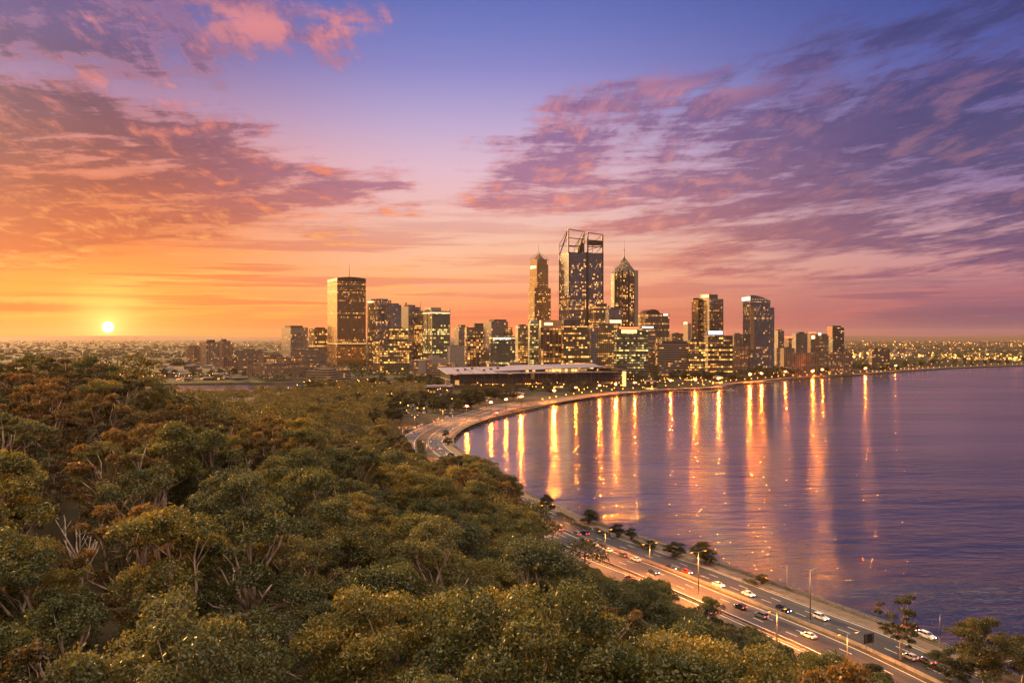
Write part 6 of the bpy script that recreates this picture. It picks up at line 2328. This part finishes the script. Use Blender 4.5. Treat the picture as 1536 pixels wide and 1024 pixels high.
mb = MB(); mb.box(-1.0, 1.0, -2.5, 1.0, 2.3, 2.42); mb.build('roof', paints['white'], boat0)
for i, (xp, yp, lab) in enumerate(((975, 589, 'small white boat moored before the jetty, left of the others'), (1096, 586, 'small white boat at the tip of the long jetty'), (948, 590, 'small boat at the shore by the restaurant'), (345, 588, 'small boat moored in the inlet'), (1340, 563, 'tiny boat far out by the right shore'))):
    b_ = boat0 if i == 0 else copy_tree(boat0)
    x, y, _ = px(xp, yp, 0)
    b_.location = (x, y, 0); b_.rotation_euler = (0, 0, 1.3 + i * .2)
    tag(b_, lab, 'boat', 'small moored boats')

# ---------------------------------------------------------------- houses of the plain
roof_tile = mat("roof_tiles", (0.12, 0.055, 0.04), 0.8, noise=.3, nscale=.2)
roof_light = mat("light_roofing", (0.12, 0.09, 0.08), 0.7, noise=.2, nscale=.1)
wall_h = mat("rendered_wall", (0.12, 0.08, 0.06), 0.85)


def house_mesh(w, d_, h, rh, rm):
    mb = MB()
    mb.prism([(-w / 2, -d_ / 2), (w / 2, -d_ / 2), (w / 2, d_ / 2), (-w / 2, d_ / 2)], -1, h, mi=0, cap=False)
    a, b_ = w / 2 + .6, d_ / 2 + .6
    k = a - min(b_, a * .8)
    r0, r1 = (-k, 0, h + rh), (k, 0, h + rh)
    mb.face([(-a, -b_, h), (a, -b_, h), r1, r0], 1); mb.face([(a, b_, h), (-a, b_, h), r0, r1], 1)
    mb.face([(-a, b_, h), (-a, -b_, h), r0], 1); mb.face([(a, -b_, h), (a, b_, h), r1], 1)
    for xx in (-w * .3, 0, w * .3):
        mb.box(xx - .8, xx + .8, -d_ / 2 - .05, -d_ / 2 + .05, .8, 2.2, 2)
    mb.box(w * .2, w * .2 + .8, -.4, .4, h + rh * .5, h + rh + .9, 0)
    return mb


lit_pane = glow_mat("lit_house_window", (1.0, 0.5, 0.16), 2.2)
hp = [house_mesh(16, 10, 3.4, 2.6, 1).build('suburban_house', [wall_h, roof_tile, lit_pane]), house_mesh(22, 13, 6.4, 2.8, 1).build('suburban_house', [wall_h, roof_light, glass_dark]), house_mesh(34, 18, 5.5, 1.4, 1).build('suburban_house', [pale_conc, roof_light, lit_pane])]
for o_ in hp:
    o_.location = (0, 0, -200)
hcnt = 0
hu = set()
g = np.random.default_rng(12)
while hcnt < 230:
    xp = g.uniform(20, 470) if g.random() < .75 else g.uniform(1230, 1540)
    d = 1380 * math.exp(g.uniform(0, .85)) if xp < 600 else g.uniform(2250, 3600)
    x, y = atd(xp, d)
    if wet(x, y) or line_dist(x, y, A_INLET) < 20:
        continue
    k = int(g.integers(0, 3))
    o_ = hp[k] if k not in hu else hp[k].copy()
    if k in hu:
        COL.objects.link(o_)
    hu.add(k)
    o_.location = (x, y, gz(x, y)); o_.rotation_euler = (0, 0, g.choice([.2, 1.77]) + g.normal() * .1)
    tag(o_, 'tiny pale house on the plain left of the skyline' if xp < 600 else 'tiny house on the plain beyond the right shore', 'house', 'houses on the left plain' if xp < 600 else 'houses on the right plain')
    hcnt += 1
# the rest of the suburbs, past counting
V, Fc, MI = [], [], []
for _ in range(1500):
    d = 2600 * math.exp(g.uniform(0, 1.7)); x = g.uniform(-.68, .68) * d
    if -300 < x < 700 and d < 3000: continue
    if wet(x, d): continue
    w, l_, h = g.uniform(8, 34), g.uniform(8, 20), g.uniform(3.5, 8) * (2.2 if g.random() < .04 else 1)
    a = g.uniform(0, 3.14); z = gz(x, d) - 1
    ca_, sa_ = cos(a), sin(a)
    base_ = len(V)
    for (qx, qy, qz, sc_) in [(-1, -1, 0, 1), (1, -1, 0, 1), (1, 1, 0, 1), (-1, 1, 0, 1), (-1, -1, 1, 1), (1, -1, 1, 1), (1, 1, 1, 1), (-1, 1, 1, 1), (-.5, 0, 1.45, 1), (.5, 0, 1.45, 1), (.5, 0, 1.45, 1), (-.5, 0, 1.45, 1)]:
        X, Y = qx * w / 2, qy * l_ / 2
        V.append((x + X * ca_ - Y * sa_, d + X * sa_ + Y * ca_, z + 1 + qz * h))
    for f_, m_ in (((0, 1, 5, 4), 0), ((1, 2, 6, 5), 0), ((2, 3, 7, 6), 0), ((3, 0, 4, 7), 0), ((4, 5, 9, 8), 1), ((6, 7, 11, 10), 1), ((5, 6, 10, 9), 1), ((7, 4, 8, 11), 1)):
        Fc.append([base_ + q for q in f_]); MI.append(m_ if g.random() < .7 else m_ + (1 if m_ else 0))
me = np_mesh('suburb_houses', V, Fc, [wall_h, roof_tile, roof_light], mi=MI)
o_ = bpy.data.objects.new('suburb_houses', me); COL.objects.link(o_); tag(o_, 'countless tiny houses spread over the distant plain', 'suburb', None, 'stuff')

# distant town lights, past counting
def far_lights(name, n_, xr, dr, m_, label, size=.00034, hz=(3, 8), seed=3, cl=.5):
    gg = np.random.default_rng(seed)
    V, Fc = [], []
    k = 0
    while k < n_:
        xp = gg.uniform(*xr)
        d = dr[0] * math.exp(gg.uniform(0, math.log(dr[1] / dr[0])))
        x, y = atd(xp, d)
        if math.sin(xp / 31. + d / 700) + math.sin(d / 260. + xp / 90.) < gg.uniform(-2, 2) * cl:
            continue
        if wet(x, y):
            continue
        r = d * size * (.6 + gg.random() ** 3 * 1.6)
        z = gz(x, y) + gg.uniform(*hz) + r
        b_ = len(V)
        V += [(x + r, y, z), (x, y + r, z), (x - r, y, z), (x, y - r, z), (x, y, z + r), (x, y, z - r)]
        for a, c_ in ((0, 1), (1, 2), (2, 3), (3, 0)):
            Fc.append((b_ + a, b_ + c_, b_ + 4)); Fc.append((b_ + c_, b_ + a, b_ + 5))
        k += 1
    m_.cycles.emission_sampling = 'NONE'
    me = np_mesh(name, V, Fc, m_)
    o_ = bpy.data.objects.new(name, me); COL.objects.link(o_); tag(o_, label, 'town lights', None, 'stuff')


far_lights('distant_street_lights', 470, (1180, 1560), (2300, 11000), glow_mat('distant_orange_light', (1.0, .36, .05), 4.0), 'countless orange lights on the plain beyond the right shore', .0003)
far_lights('distant_shore_lights', 300, (1200, 1560), (2250, 3200), glow_mat('distant_amber_light', (1.0, .40, .06), 6.0), 'dense band of amber lights behind the right shore', .00042, seed=6)
far_lights('distant_suburb_lights', 240, (-20, 480), (1700, 9000), glow_mat('distant_pink_light', (1.0, .42, .18), 2.2), 'countless pale lights on the plain under the sunset', .00026, seed=9)

# ---------------------------------------------------------------- haze
hz_ = bpy.data.materials.new("haze_air")
hz_.use_nodes = True
t = NT(hz_.node_tree)
t.n.clear()
pv = t.new('ShaderNodeVolumePrincipled')
t.put(pv.inputs['Color'], (0.98, 0.68, 0.50))
pv.inputs['Density'].default_value = 1.15e-5
pv.inputs['Anisotropy'].default_value = 0.35
o_ = t.new('ShaderNodeOutputMaterial')
t.l.new(pv.outputs[0], o_.inputs['Volume'])
mb = MB()
B_ = FAR + 600
mb.box(-B_, B_, -2200, B_, -5.0, 300.0)
hb = mb.build('haze', hz_)
tag(hb, kind='stuff')
